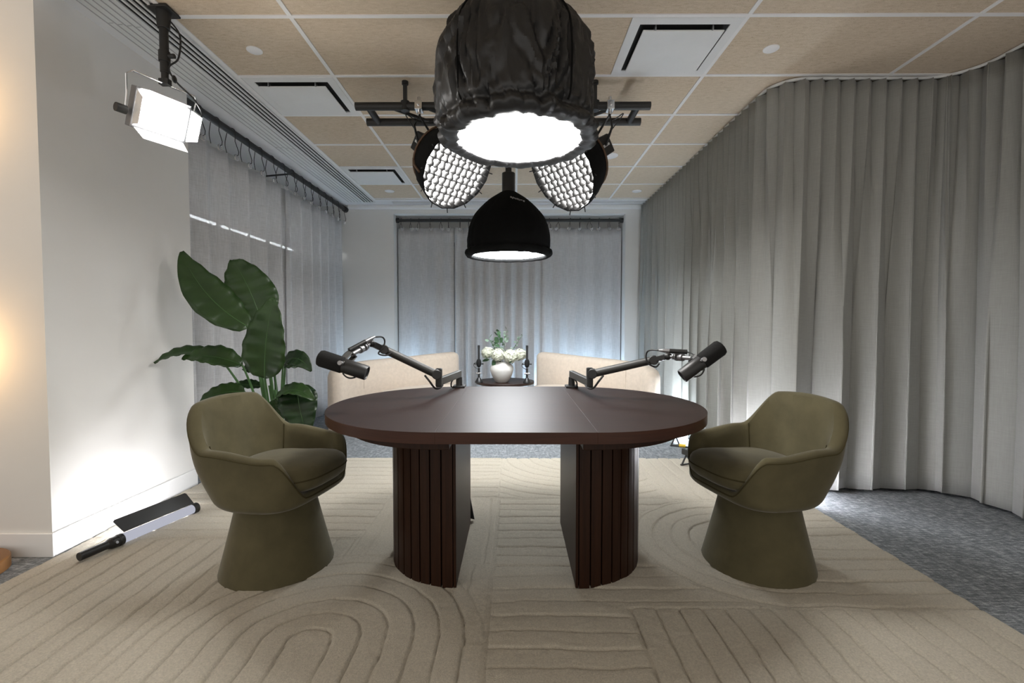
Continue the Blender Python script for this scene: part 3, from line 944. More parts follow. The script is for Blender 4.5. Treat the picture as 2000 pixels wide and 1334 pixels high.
def sprig(tip, bend, n, ls, m, label, seed):
    t = thing('leafy_sprig', label, 'foliage', (VX, VY, VT), 0, 'green sprigs in the vase')
    rg = random.Random(seed)
    P = bez((VX, VY + 0.02, VT - 0.1), bend, tip, 14)
    obj('stem', MB().tube(P, 0.003, 6, r2=0.0015), MT['stalk'], t)
    mb = MB()
    for i in range(n):
        p = P[int(14 * (0.45 + 0.55 * i / max(1, n - 1)))]
        d = Vector((rg.uniform(-1, 1), rg.uniform(-1, 0.6), rg.uniform(-0.3, 1))).normalized()
        s_ = d.cross(Vector((rg.uniform(-1, 1), rg.uniform(-1, 1), rg.uniform(-1, 1)))).normalized()
        l_ = ls * rg.uniform(0.7, 1.2)
        nn = d.cross(s_)
        prev = None
        pts = []
        for u, w_ in ((0.0, 0.02), (0.2, 0.22), (0.5, 0.34), (0.8, 0.22), (1.0, 0.02)):
            q = p + d * (u * l_ + 0.01) - nn * (0.15 * l_ * u * u)
            pts.append((mb.bm.verts.new(q + s_ * w_ * l_), mb.bm.verts.new(q - s_ * w_ * l_)))
        for A, B in zip(pts[:-1], pts[1:]): mb.bm.faces.new((A[0], B[0], B[1], A[1]))
    obj('leaves', mb, m, t)
sprig((-0.19, 5.45, 1.06), (-0.16, 5.42, 0.9), 16, 0.065, MT['foliage'], 'dark green leafy sprig rising highest over the hydrangeas', 1)
sprig((-0.08, 5.45, 1.08), (-0.12, 5.42, 0.9), 18, 0.045, MT['sage'], 'thin sage sprig rising right of the tallest green sprig', 2)
sprig((0.10, 5.46, 1.02), (0.0, 5.46, 0.9), 22, 0.03, MT['sage'], 'thin sage sprig arching out at right of the bouquet', 3)
sprig((-0.30, 5.43, 0.98), (-0.2, 5.43, 0.88), 12, 0.055, MT['sage'], 'short sage sprig over the left hydrangea', 4)
sprig((-0.30, 5.33, 0.735), (-0.2, 5.36, 0.80), 5, 0.08, MT['foliage'], 'dark green leaves hanging below the left hydrangea', 5)
sprig((-0.02, 5.30, 0.71), (-0.08, 5.33, 0.78), 5, 0.06, MT['foliage'], 'dark green leaves hanging over the right rim of the vase', 6)
def desk_mic(x, y, label, mlabel):
    t = thing('desk_microphone_stand', label, 'microphone stand', (x, y, SZ), 0, 'desk microphone stands')
    obj('base', MB().lathe([(0.046, SZ), (0.046, SZ + 0.012), (0.03, SZ + 0.035), (0.014, SZ + 0.06)], (x, y, 0), 28), MT['black'], t)
    obj('pole', MB().cyl((x, y, SZ + 0.05), (x, y, SZ + 0.17), 0.013), MT['black'], t)
    obj('clamp', MB().cyl((x - 0.03, y, SZ + 0.108), (x + 0.03, y, SZ + 0.108), 0.011).ball((x, y - 0.014, SZ + 0.108), 0.012), MT['chrome'], t)
    m = thing('pencil_microphone', mlabel, 'microphone', (x, y, SZ + 0.17), 0, 'slim microphones on the side table')
    obj('shock_mount', MB().ball((x, y, SZ + 0.225), 0.03, (1, 1, 1.75)), MT['foam'], m)
    obj('mount_knob', MB().cyl((x - 0.046, y, SZ + 0.215), (x + 0.046, y, SZ + 0.215), 0.006).ball((x - 0.046, y, SZ + 0.215), 0.009).ball((x + 0.046, y, SZ + 0.215), 0.009), MT['black'], m)
    obj('barrel', MB().cyl((x, y, SZ + 0.25), (x, y, SZ + 0.395), 0.0125).cyl((x, y, SZ + 0.395), (x, y, SZ + 0.43), 0.014), MT['black'], m)
    obj('cable', MB().tube(catmull([(x - 0.03, y, SZ + 0.235), (x - 0.058, y, SZ + 0.215), (x - 0.05, y, SZ + 0.18), (x - 0.012, y, SZ + 0.155)], 6), 0.003, 6), MT['rubber'], m)
desk_mic(-0.405, 5.36, 'black desk stand left of the white vase', 'slim black upright microphone left of the white vase')
desk_mic(0.148, 5.32, 'black desk stand right of the white vase', 'slim black upright microphone right of the white vase')

# ------------------------------------------------------------------ plant
PX, PY = -1.66, 3.22
pot = thing('plant_pot', 'white round plant pot behind the left tub chair', 'pot', (PX, PY, 0))
obj('pot', MB().lathe([(0.0, 0.0), (0.13, 0.0), (0.15, 0.02), (0.185, 0.25), (0.195, 0.41), (0.19, 0.42), (0.178, 0.415), (0.17, 0.36), (0.0, 0.35)], (PX, PY, 0), 48), MT['ceramic'], pot)
obj('soil', MB().lathe([(0.001, 0.382), (0.1, 0.385), (0.172, 0.378)], (PX, PY, 0), 32, cap0=False, cap1=False), MT['soil'], pot)
pl = thing('bird_of_paradise_plant', 'tall plant with broad paddle-shaped green leaves in a white pot behind left chair', 'plant', (PX, PY, 0.36))
def leaf(base, tip, w, face, m='leaf', droop=0.0, fold=0.25, root=None, mid=None, ripple=0.012, shape=1.0, tipw=0.0):
    base, tip, face = Vector(base), Vector(tip), Vector(face).normalized()
    n = 22
    if mid is None:
        md = (base + tip) / 2 + face * 0.0 + Vector((0, 0, droop))
    else: md = Vector(mid)
    P = [base * (1 - t) ** 2 + md * 2 * t * (1 - t) + tip * t * t for t in [i / n for i in range(n + 1)]]
    rows = []
    rg = random.Random(int(abs(base.x * 977 + tip.z * 331) * 100))
    f0 = rg.uniform(0, 6)
    cw = 9
    ribs = []
    for i, p in enumerate(P):
        t = i / n
        tn = (P[min(i + 1, n)] - P[max(i - 1, 0)]).normalized()
        fc = (face - tn * face.dot(tn)).normalized()
        sd_ = tn.cross(fc)
        ww = w * (math.sin(PI * min(1, t ** 0.72 * 0.985 + 0.004)) ** 0.72) * (1 + 0.05 * math.sin(7 * t + f0))
        row = []
        for k in range(cw):
            v = -1 + 2 * k / (cw - 1)
            q = p + sd_ * v * ww + fc * (fold * abs(v) * ww + ripple * math.sin(34 * t + 1.2 * v + f0) * abs(v) * (w / 0.15))
            row.append(q)
        rows.append(row)
        ribs.append(p - fc * 0.001)
    lf = obj('leaf', MB().rings(rows, False), MT[m], pl, solid=0.0016)
    obj('midrib', MB().tube(ribs, 0.0052, 6, r2=0.0015), MT['rib'], lf)
    rt = Vector(root or (PX, PY, 0.38))
    mdp = (rt + base) / 2 + Vector(((base.x - rt.x) * -0.10, 0, 0.04))
    obj('stalk', MB().tube(bez(rt, mdp, base, 14), 0.011, 8, r2=0.006), MT['stalk'], lf)
V_ = Vector
leaf((-1.76, 3.10, 1.125), (-2.165, 3.05, 1.62), 0.128, (0.55, -0.75, 0.35), 'leaf', root=(-1.69, 3.2, 0.38), fold=0.12, mid=(-2.03, 3.02, 1.30))
leaf((-1.745, 3.22, 1.165), (-1.935, 3.22, 1.590), 0.160, (0.30, -0.88, 0.25), 'leaf', root=(-1.66, 3.24, 0.38), fold=0.14, mid=(-1.80, 3.18, 1.42))
leaf((-1.60, 2.98, 0.80), (-1.505, 2.92, 1.31), 0.130, (0.15, -0.93, 0.12), 'leaf', root=(-1.64, 3.15, 0.38), fold=0.2, mid=(-1.56, 2.90, 1.05))
leaf((-1.80, 3.08, 0.875), (-2.13, 2.98, 0.925), 0.085, (0.1, -0.62, 0.75), 'leaf', root=(-1.70, 3.18, 0.38), mid=(-1.96, 2.98, 0.98))
leaf((-1.99, 3.12, 0.94), (-2.27, 2.93, 0.90), 0.060, (0.0, -0.5, 0.85), 'leaf', root=(-1.72, 3.22, 0.38), mid=(-2.16, 3.02, 1.01))
leaf((-1.52, 3.06, 0.885), (-1.30, 2.98, 0.845), 0.062, (-0.1, -0.75, 0.65), 'darkleaf', root=(-1.61, 3.2, 0.38), mid=(-1.40, 3.00, 0.985))
leaf((-1.60, 3.25, 0.86), (-1.44, 3.20, 0.855), 0.075, (0.0, -0.6, 0.8), 'darkleaf', root=(-1.63, 3.25, 0.38), mid=(-1.52, 3.2, 0.90))
leaf((-1.69, 3.28, 0.83), (-1.88, 3.22, 0.84), 0.080, (0.0, -0.7, 0.7), 'darkleaf', root=(-1.67, 3.26, 0.38), mid=(-1.78, 3.2, 0.87))
leaf((-1.80, 3.10, 0.69), (-2.05, 3.02, 0.645), 0.070, (0.0, -0.7, 0.7), 'leaf', root=(-1.71, 3.18, 0.38), mid=(-1.92, 3.05, 0.725))
leaf((-1.565, 3.05, 0.665), (-1.285, 2.98, 0.655), 0.062, (0.0, -0.55, 0.83), 'leaf', root=(-1.62, 3.16, 0.38), mid=(-1.42, 3.0, 0.785))
leaf((-1.45, 3.10, 0.735), (-1.345, 3.00, 0.42), 0.120, (0.25, -0.95, 0.1), 'darkleaf', root=(-1.60, 3.22, 0.38), mid=(-1.39, 2.98, 0.62), fold=0.18)
leaf((-1.60, 3.02, 0.50), (-1.545, 3.00, 0.665), 0.060, (0.5, -0.85, 0.1), 'leaf', root=(-1.62, 3.12, 0.38))
leaf((-1.68, 2.99, 0.455), (-1.50, 2.93, 0.425), 0.070, (0.1, -0.72, 0.68), 'leaf', root=(-1.66, 3.08, 0.38), mid=(-1.58, 2.95, 0.485))
leaf((-1.74, 3.30, 1.05), (-1.82, 3.32, 1.27), 0.09, (0.2, -0.95, 0.15), 'darkleaf', root=(-1.65, 3.28, 0.38))
leaf((-1.74, 3.20, 0.72), (-1.90, 3.16, 0.745), 0.045, (0, -0.6, 0.8), 'darkleaf', root=(-1.68, 3.2, 0.38))
leaf((-1.50, 3.22, 0.70), (-1.56, 3.16, 0.66), 0.04, (0, -0.8, 0.5), 'darkleaf', root=(-1.62, 3.24, 0.38))
sm = MB()
for k in range(5):
    a = k * 1.3
    sm.tube(bez((PX + 0.05 * math.cos(a), PY - 0.03 + 0.05 * math.sin(a), 0.375), (PX + 0.03 * math.cos(a), PY - 0.03, 0.55), (PX - 0.02 + 0.05 * math.cos(a), PY - 0.06, 0.70 + 0.03 * k), 10), 0.017, 8, r2=0.008)
obj('stem', sm, MT['stalk'], pl)

# ------------------------------------------------------------------ curtains
def curtain(name, path, zb, zt, m, A_top, A_bot, lam_top, lam_bot, label, seed, tri=False, lean=0.0):
    rg = random.Random(seed)
    P = [Vector((*p, 0)) for p in path]
    # arc-length resample
    seg = [0]
    for a, b_ in zip(P[:-1], P[1:]): seg.append(seg[-1] + (b_ - a).length)
    L = seg[-1]; st = 0.011
    n = int(L / st) + 1
    S, Q, N = [], [], []
    j = 0
    for i in range(n + 1):
        s_ = L * i / n
        while j < len(seg) - 2 and s_ > seg[j + 1]: j += 1
        t = (s_ - seg[j]) / (seg[j + 1] - seg[j])
        Q.append(P[j].lerp(P[j + 1], t)); S.append(s_)
    for i in range(n + 1):
        tn = (Q[min(i + 6, n)] - Q[max(i - 6, 0)]).normalized(); N.append((tn, Vector((tn.y, -tn.x, 0))))
    off = rg.uniform(0, 10)
    ph = []
    acc = 0.0
    for i in range(n + 1):
        k = 1 + 0.38 * noise.noise(Vector((S[i] * 2.1, off, 0)))
        acc += st * k
        ph.append(acc)
    rows = []
    NR = 22
    for r in range(NR + 1):
        v = r / NR                       # 0 top, 1 bottom
        z = zt + (zb - zt) * v
        wv = smooth01(0.0, 0.75, v)
        row = []
        for i in range(n + 1):
            pb = 2 * PI * ph[i] / lam_bot
            pt = 2 * PI * S[i] / lam_top
            nz = noise.noise(Vector((S[i] * 1.5, v * 0.9, off)))
            am = 0.75 + 0.6 * noise.noise(Vector((S[i] * 1.3, v * 0.5, off + 9)))
            if tri:
                q = math.asin(0.97 * math.sin(pb + 0.8 * nz)) * 0.65
                d = (A_top + (A_bot - A_top) * v) * q * am * 1.3
                tg = 0.0
            else:
                d = (1 - wv) * A_top * math.sin(pt) + wv * A_bot * am * math.sin(pb + 0.9 * nz)
                tg = (1 - wv) * 0.012 * math.sin(2 * pt) + wv * 0.028 * math.sin(2 * pb + 1.2 * nz)
            tn, nn = N[i]
            p = Q[i] + nn * d + tn * tg
            row.append((p.x, p.y, z + (0.008 * math.sin(pb) if r == NR else 0)))
        rows.append(row)
    return tag(obj(name, MB().rings(rows, False), m, solid=0.002), label, 'curtain')

# right-hand heavy curtain: along x=1.77, round the corner, across, and back toward the camera
def arc(cx_, cy_, r, a0, a1, n=10):
    return [(cx_ + r * math.cos(R(a0 + (a1 - a0) * k / n)), cy_ + r * math.sin(R(a0 + (a1 - a0) * k / n))) for k in range(n + 1)]
track = [(1.775, 6.5), (1.770, 3.42)] + arc(1.97, 3.40, 0.20, 180, 270)[1:] + [(2.70, 3.20)] + arc(2.74, 2.94, 0.26, 88, 4)[0:] + [(3.01, 2.0), (3.02, 1.2)]
def split(path, fx):
    pass
i_c = 2 + 10 + 1
partA = track[:i_c + 5]
partB = [(2.86, 3.19)] + track[i_c + 5:]
curtain('drape', partA, ZF + 0.025, 2.782, MT['drape'], 0.032, 0.068, 0.105, 0.25, 'long pleated grey curtain running along the right side to the far corner', 11)
curtain('drape', partB, ZF + 0.025, 2.782, MT['drape'], 0.032, 0.070, 0.105, 0.26, 'pleated grey curtain panel at the far right edge nearest the camera', 12)
ct = MB()
ct.tube([(x, y, 2.793) for x, y in track], 0.011, 4)
tag(obj('curtain_track', ct, MT['whitemetal']), 'white curved curtain track on the ceiling above the grey curtains', 'curtain track')

# left sheers
curtain('sheer_curtain', [(-2.425, 3.40), (-2.425, 5.02)], ZF + 0.02, 2.585, MT['sheer'], 0.045, 0.055, 0.1, 0.26, 'sheer grey linen curtain on the left rod behind the tall plant', 21, True)
curtain('sheer_curtain', [(-2.43, 4.98), (-2.41, 6.56)], ZF + 0.02, 2.585, MT['sheer'], 0.042, 0.05, 0.1, 0.24, 'far sheer grey linen curtain on the left rod beside the white column', 22, True)
# back sheers
curtain('sheer_curtain', [(-1.675, 6.78), (-0.86, 6.76)], ZF + 0.02, 2.53, MT['sheer'], 0.016, 0.028, 0.1, 0.24, 'back sheer curtain panel left of the gap, behind the left lounge chair', 23, True)
curtain('sheer_curtain', [(-0.85, 6.74), (0.42, 6.76)], ZF + 0.02, 2.53, MT['sheer'], 0.028, 0.055, 0.1, 0.17, 'back sheer curtain with deep folds behind the flowers', 24, True)
curtain('sheer_curtain', [(0.40, 6.77), (1.545, 6.78)], ZF + 0.02, 2.53, MT['sheer'], 0.012, 0.022, 0.1, 0.24, 'back sheer curtain panel behind the right lounge chair', 25, True)

# rods
lr = thing('curtain_rod', 'black curtain rod running along the left window wall near the ceiling', 'curtain rod', (-2.36, 4.9, 2.755))
pts = [(-2.36, 3.36 + (6.54 - 3.36) * k / 60, 2.752) for k in range(61)]
obj('pole', MB().cyl((-2.36, 3.36, 2.752), (-2.36, 6.55, 2.752), 0.027, None, 20), MT['blackmetal'], lr)
obj('finial', MB().cyl((-2.36, 6.53, 2.752), (-2.36, 6.598, 2.752), 0.036, 0.04, 24), MT['blackmetal'], lr)
obj('bracket', MB().bar((-2.36, 4.98, 2.735), (-2.75, 4.98, 2.70), 0.02, 0.012).box((-2.36, 4.98, 2.752), (0.05, 0.04, 0.05)), MT['blackmetal'], lr, smooth=False)
br_ = thing('curtain_rod', 'black curtain rod across the back window recess', 'curtain rod', (-0.06, 6.74, 2.635))
obj('pole', MB().cyl((-1.68, 6.74, 2.635), (1.55, 6.74, 2.635), 0.021, None, 20), MT['blackmetal'], br_)
for x0, x1 in ((-1.688, -1.65), (1.52, 1.558)): obj('end_flange', MB().cyl((x0, 6.74, 2.635), (x1, 6.74, 2.635), 0.034, None, 24), MT['blackmetal'], br_)
def hook(p, axis, drop, lean, label, grp):
    """wire hook over the rod with a clear clip disc"""
    p = Vector(p); ax = Vector(axis)
    out = Vector((1, 0, 0)) if abs(ax.y) > 0.5 else Vector((0, -1, 0))
    t = thing('curtain_hook', label, 'curtain hook', p, 0, grp)
    r = 0.031
    arc_ = [p + (-out * math.cos(a) + Vector((0, 0, 1)) * math.sin(a)) * r + ax * 0.01 * (a / PI) for a in [PI * k / 8 for k in range(-1, 9)]]
    low = p + ax * lean + out * (0.0) + Vector((0, 0, -drop))
    P = arc_ + [p + out * 0.024 + ax * (lean * 0.35) + Vector((0, 0, -drop * 0.4)), low + out * 0.035 + Vector((0, 0, 0.035)), low + out * 0.032 + Vector((0, 0, 0.008)), low + out * 0.012]
    obj('wire', MB().tube(P, 0.0032, 6), MT['blackmetal'], t)
    Q = [arc_[1] + Vector((0, 0, -0.005)), p - out * 0.03 - ax * (lean * 0.7) + Vector((0, 0, -drop * 0.6)), low - out * 0.02 - ax * lean * 1.6]
    obj('back_wire', MB().tube(catmull(Q, 5), 0.0028, 6), MT['blackmetal'], t)
    cc = low + out * 0.012 + Vector((0, 0, -0.012))
    cd = obj('clip_disc', MB().cyl(cc - out * 0.006, cc + out * 0.006, 0.026, 0.021, 20), MT['clear'], t, bevel=0.002)
    o1 = out.orthogonal().normalized(); o2 = out.cross(o1)
    obj('clip_rim', MB().tube([cc + out * 0.005 + (o1 * math.cos(2 * PI * k / 20) + o2 * math.sin(2 * PI * k / 20)) * 0.0255 for k in range(20)], 0.003, 6, True), MT['chrome'], cd)
rg = random.Random(4)
NL = 15
for k in range(NL):
    y = 3.52 + (6.46 - 3.52) * (k / (NL - 1))
    hook((-2.36, y, 2.752), (0, 1, 0), 0.185, rg.uniform(0.03, 0.075), 'black wire hook with clear clip, %s from the front on the left rod' % ORD[k], 'hooks on the left curtain rod')
NBK = 23
for k in range(NBK):
    x = -1.64 + (1.51 + 1.64) * k / (NBK - 1) + rg.uniform(-0.02, 0.02)
    hook((x, 6.74, 2.635), (1, 0, 0), 0.115, rg.uniform(-0.035, 0.035), 'black wire hook with clear clip, %s from the left on the back rod' % ORD[k], 'hooks on the back curtain rod')

# ------------------------------------------------------------------ truss
tr = thing('ceiling_truss', 'black ladder truss hung under the ceiling behind the big dome light', 'truss', (-0.08, 3.37, 2.64))
for y in (3.25, 3.50): obj('pipe', MB().cyl((-1.085, y, 2.638), (0.93, y, 2.638), 0.027, None, 24), MT['blackmetal'], tr)
for x in (-1.0, 0.845): obj('rung', MB().cyl((x, 3.25, 2.638), (x, 3.50, 2.638), 0.024, None, 18), MT['blackmetal'], tr)
for x0, x1 in ((-0.86, -0.62), (-0.62, -0.38), (0.70, 0.46), (0.46, 0.22)):
    obj('brace', MB().cyl((x0, 3.26, 2.638), (x1, 3.49, 2.638), 0.012, None, 12), MT['blackmetal'], tr)
for x in (-0.745, 0.553): obj('hanger', MB().span((x - 0.012, 3.238, 2.64), (x + 0.012, 3.262, ZC - 0.0)).cyl((x, 3.25, 2.638 - 0.032), (x, 3.25, 2.638 + 0.032), 0.03, None, 16).cyl((x, 3.25, ZC - 0.02), (x, 3.25, ZC), 0.022), MT['blackmetal'], tr)

# ------------------------------------------------------------------ dome lights
def wrinkled_dome(prof, c_, seg, amp, seed, folds, sag=0.0):
    """lathe with creases: returns MB; prof list of (r, z, wrinkle weight)"""
    # densify profile
    P = catmull([(r, 0, z) for r, z, w_ in prof], 8)
    W = catmull([(w_, 0, 0) for r, z, w_ in prof], 8)
    rings = []
    for p, w_ in zip(P, W):
        ring = []
        for k in range(seg):
            a = 2 * PI * k / seg
            ca, sa = math.cos(a), math.sin(a)
            q = Vector((ca * 2.3, sa * 2.3, p.z * 3.2 + seed))
            cre = 0.0
            q = Vector((ca * 2.6, sa * 2.6, p.z * 2.2 + seed))
            q = q + 0.45 * Vector((noise.noise(q * 1.3), noise.noise(q * 1.3 + Vector((7, 3, 1))), noise.noise(q * 1.3 + Vector((2, 9, 4)))))
            for o_, sc, kk in ((1.0, 0.75, 2.0), (0.6, 1.5, 2.2), (0.22, 3.4, 2.0)):
                nz = noise.noise(q * sc + Vector((seed * 1.7, 0, 0))) * kk + 10
                cre += o_ * (abs(2 * (nz - math.floor(nz)) - 1) - 0.5) * 1.3
            pan = -abs(math.sin(a * folds / 2 + 0.4)) * 0.9
            w0 = max(0, w_.x)
            rr = p.x + amp * w0 * (cre + pan * 0.7)
            ring.append(Vector((c_[0] + sag * smooth01(2.15, 2.07, p.z) + rr * ca, c_[1] + rr * sa, c_[2] + p.z + amp * 0.5 * w0 * noise.noise(q * 1.7))))
        rings.append(ring)
    return MB().rings(rings, True, True, False)

def text_mesh(body, size, m, parent, loc, rot):
    cu = bpy.data.curves.new('lettering', 'FONT')
    cu.body = body; cu.size = size; cu.extrude = 0.0004; cu.align_x = 'CENTER'; cu.align_y = 'CENTER'
    o = bpy.data.objects.new('lettering', cu); COL.objects.link(o)
    dg = bpy.context.evaluated_depsgraph_get()
    me = bpy.data.meshes.new_from_object(o.evaluated_get(dg))
    bpy.data.objects.remove(o)
    bm = bmesh.new(); bm.from_mesh(me)
    bmesh.ops.transform(bm, matrix=Matrix.Translation(loc) @ rot, verts=bm.verts[:])
    return obj('logo_lettering', bm, m, parent, smooth=False)

# big dome over the table
DX, DY = 0.002, 2.37
bd = thing('dome_light', 'big crumpled black dome softbox hanging over the table, glowing underneath', 'studio light', (DX, DY, 2.05), 0, 'ceiling dome lights')
prof = [(0.10, 2.690, 0), (0.18, 2.682, 0.15), (0.25, 2.652, 0.5), (0.322, 2.585, 0.9), (0.378, 2.49, 1), (0.395, 2.37, 1), (0.395, 2.26, 1), (0.388, 2.16, 1), (0.372, 2.125, 0.9), (0.392, 2.10, 1.0), (0.398, 2.075, 0.9), (0.375, 2.052, 0.7), (0.340, 2.050, 0.9), (0.312, 2.062, 0.5), (0.325, 2.085, 0.3)]
obj('fabric_cover', wrinkled_dome(prof, (DX, DY, 0), 320, 0.021, 3.7, 12, 0.026), MT['nylon'], bd, solid=0.0015)
N = 96
rr = []
for i in range(13):
    q = i / 12
    rr.append([Vector((DX + 0.345 * q * math.cos(2 * PI * k / N), DY + 0.345 * q * math.sin(2 * PI * k / N), 2.088 - 0.028 * (1 - q * q) + 0.006 * q * q * math.sin(9 * 2 * PI * k / N))) if q > 0 else Vector((DX + 0.002 * math.cos(2 * PI * k / N), DY + 0.002 * math.sin(2 * PI * k / N), 2.06)) for k in range(N)])
obj('diffuser', MB().rings(rr, True, True, False), MT['led_dome'], bd)
hd = obj('lamp_head', MB().cyl((DX, DY, 2.685), (DX, DY, ZC), 0.080, None, 32), MT['black'], bd, bevel=0.004)
rim_b = MB().tube([(DX + 0.118 * math.cos(2 * PI * k / 40), DY + 0.118 * math.sin(2 * PI * k / 40), 2.700 + 0.004 * math.sin(6 * PI * k / 20)) for k in range(40)], 0.006, 8, True)
obj('drawstring', rim_b, MT['trim'], bd)
zp = MB()
for a in (R(-128), R(-52)):
    pr = catmull([(r + 0.006, 0, z) for r, z, w_ in prof[2:9]], 5)
    zp.tube([(DX + p.x * math.cos(a), DY + p.x * math.sin(a), p.z) for p in pr], 0.0042, 6)
obj_split('zip_seam', zp, MT['nylon_dark'], bd)

# rear dome over the lounge seats
EX, EY = -0.053, 4.5
rd = thing('dome_light', 'smaller matte black dome softbox hanging on a pole toward the back', 'studio light', (EX, EY, 1.8), 0, 'ceiling dome lights')
prof = [(0.05, 2.415, 0), (0.10, 2.385, 0.1), (0.20, 2.315, 0.3), (0.30, 2.215, 0.5), (0.36, 2.12, 0.5), (0.392, 2.0, 0.5), (0.396, 1.90, 0.5), (0.39, 1.865, 0.6), (0.415, 1.845, 0.8), (0.418, 1.815, 0.8), (0.40, 1.795, 0.8), (0.37, 1.79, 0.8), (0.35, 1.80, 0.4), (0.35, 1.825, 0.2)]
obj('fabric_cover', wrinkled_dome(prof, (EX, EY, 0), 160, 0.009, 8.1, 8), MT['nylon_dark'], rd, solid=0.0015)
rr = []
for i in range(9):
    q = max(i / 8, 0.01)
    rr.append([Vector((EX + 0.37 * q * math.cos(2 * PI * k / 64), EY + 0.37 * q * math.sin(2 * PI * k / 64), 1.822 - 0.045 * (1 - q))) for k in range(64)])
obj('diffuser', MB().rings(rr, True, True, False), MT['led_rear'], rd)
obj('lamp_head', MB().cyl((EX, EY, 2.40), (EX, EY, 2.585), 0.062, None, 28), MT['black'], rd, bevel=0.004)
obj('pole', MB().cyl((EX, EY, 2.58), (EX, EY, ZC), 0.03, None, 20).cyl((EX, EY, ZC - 0.02), (EX, EY, ZC), 0.07), MT['blackmetal'], rd)
rt = Vector((0.55, -0.83, 0.0)).normalized()
nrm = Vector((0.28, -0.73, 0.62)).normalized()
xa = Vector((0.80, 0.30, -0.38)); xa = (xa - nrm * xa.dot(nrm)).normalized(); ya = nrm.cross(xa)
text_mesh('aputure', 0.045, MT['mark'], rd, V_((EX, EY, 2.285)) + V_((0.085, -0.2215, 0)) , Matrix((xa, ya, nrm)).transposed().to_4x4())

# gridded domes on the truss
def grid_box(head, face, label, sx):
    head, face = Vector(head), Vector(face)
    d = (face - head); L = d.length; d.normalize()
    t = thing('gridded_softbox', label, 'studio light', face, 0, 'gridded softboxes on the truss')
    q = d.to_track_quat('Z', 'Y').to_matrix().to_4x4()
    m = Matrix.Translation(head) @ q
    Rf = 0.275
    def octo(r, z, n=16):
        return [m @ Vector((r * math.cos(2 * PI * k / n), r * math.sin(2 * PI * k / n), z)) for k in range(n)]
    rings = [octo(r, z) for r, z in ((0.08, L - 0.30), (0.13, L - 0.275), (0.20, L - 0.21), (0.25, L - 0.12), (Rf, L - 0.02), (Rf + 0.004, L + 0.022), (Rf - 0.002, L + 0.024), (Rf - 0.006, L - 0.015))]
    sh_ = obj('fabric_cover', MB().rings(rings, True, True, False), MT['nylon_dark'], t)
    obj('webbing', MB().tube([m @ Vector((0.215 * math.cos(2 * PI * k / 32), 0.215 * math.sin(2 * PI * k / 32), L - 0.195)) for k in range(32)], 0.007, 6, True).tube([m @ Vector((r * math.cos(PI * 1.0 + 0.35), r * math.sin(PI + 0.35), z)) for r, z in ((0.14, L - 0.272), (0.207, L - 0.207), (0.256, L - 0.118), (Rf + 0.006, L - 0.018))], 0.008, 6), MT['brownstrap'], sh_)
    obj('diffuser', MB().rings([octo(0.002, L - 0.02), octo(0.14, L - 0.018), octo(Rf - 0.007, L - 0.018)], True, True, False), MT['led_grid'], t)
    g = MB()
    n = 11
    w = 2 * Rf / n
    for k in range(1, n):
        x = -Rf + k * w
        h = math.sqrt(max(0, (Rf - 0.012) ** 2 - x * x))
        steps = 26
        for dir_ in (0, 1):
            pr = None
            for i in range(steps + 1):
                y = -h + 2 * h * i / steps
                wob = 0.006 * math.sin(PI * 2 * y / w + k * PI + dir_ * PI / 2)
                p0 = (x + wob, y) if dir_ == 0 else (y, x + wob)
                a = g.bm.verts.new(m @ Vector((p0[0], p0[1], L - 0.014))); b_ = g.bm.verts.new(m @ Vector((p0[0] + 0.3 * wob, p0[1], L + 0.030)))
                if pr: g.bm.faces.new((pr[0], a, b_, pr[1]))
                pr = (a, b_)
    obj('egg_crate_grid', g, MT['gridcloth'], t, solid=0.0012)
    tb_ = MB()
    for k in range(12):
        a = 2 * PI * k / 12 + 0.2
        tb_.cyl(m @ Vector((Rf * math.cos(a), Rf * math.sin(a), L + 0.01)), m @ Vector(((Rf + 0.028) * math.cos(a), (Rf + 0.028) * math.sin(a), L + 0.028)), 0.004, None, 6)
    obj_split('fixing_tab', tb_, MT['black'], sh_)
    lh = MB()
    lh.cyl(m @ Vector((0, 0, L - 0.32)), m @ Vector((0, 0, L - 0.29)), 0.078, None, 28)
    lh.box(m @ Vector((0, 0, L - 0.385)), (0.13, 0.13, 0.14), q)
    hd = obj('lamp_head', lh, MT['black'], t, bevel=0.008)
    fc = Vector((0, -1, 0.0))
    # printed marks on the head, on the side that looks at the room
    best = min(((q.to_3x3() @ Vector(v)) for v in ((1, 0, 0), (-1, 0, 0), (0, 1, 0), (0, -1, 0))), key=lambda v: v.y + 0.8 * v.z)
    cen = m @ Vector((0, 0, L - 0.385)) + best * 0.066
    al = d
    pk = MB()
    for u0, u1, w_ in ((-0.045, -0.025, 0.016), (-0.021, -0.002, 0.016), (0.002, 0.02, 0.018), (0.026, 0.05, 0.007)):
        p0 = cen + al * u0; p1 = cen + al * u1
        pk.bar(p0, p1, w_, 0.001, best)
    obj('printed_mark', pk, MT['mark'], hd, smooth=False)
    # bracket to the truss
    anchor = Vector((head.x + sx * 0.0, 3.25, 2.60))
    hb = MB()
    hb.cyl(anchor + V_((0, 0, 0.10)), anchor + V_((0, 0, -0.02)), 0.012)
    hb.box(anchor + V_((0, 0, 0.035)), (0.05, 0.075, 0.06))
    hb.cyl(anchor + V_((0, -0.05, 0.035)), anchor + V_((0, -0.025, 0.035)), 0.008)
    obj_split('clamp', hb, MT['chrome'], t, bevel=0.003)
    yk = MB()
    top = anchor + V_((0, 0, -0.02))
    hc = m @ Vector((0, 0, L - 0.385))
    s_ = d.cross(V_((0, 0, 1))).normalized()
    yk.tube([hc + s_ * 0.068, hc + s_ * 0.07 + (top - hc) * 0.55, top, hc - s_ * 0.07 + (top - hc) * 0.55, hc - s_ * 0.068], 0.008, 8)
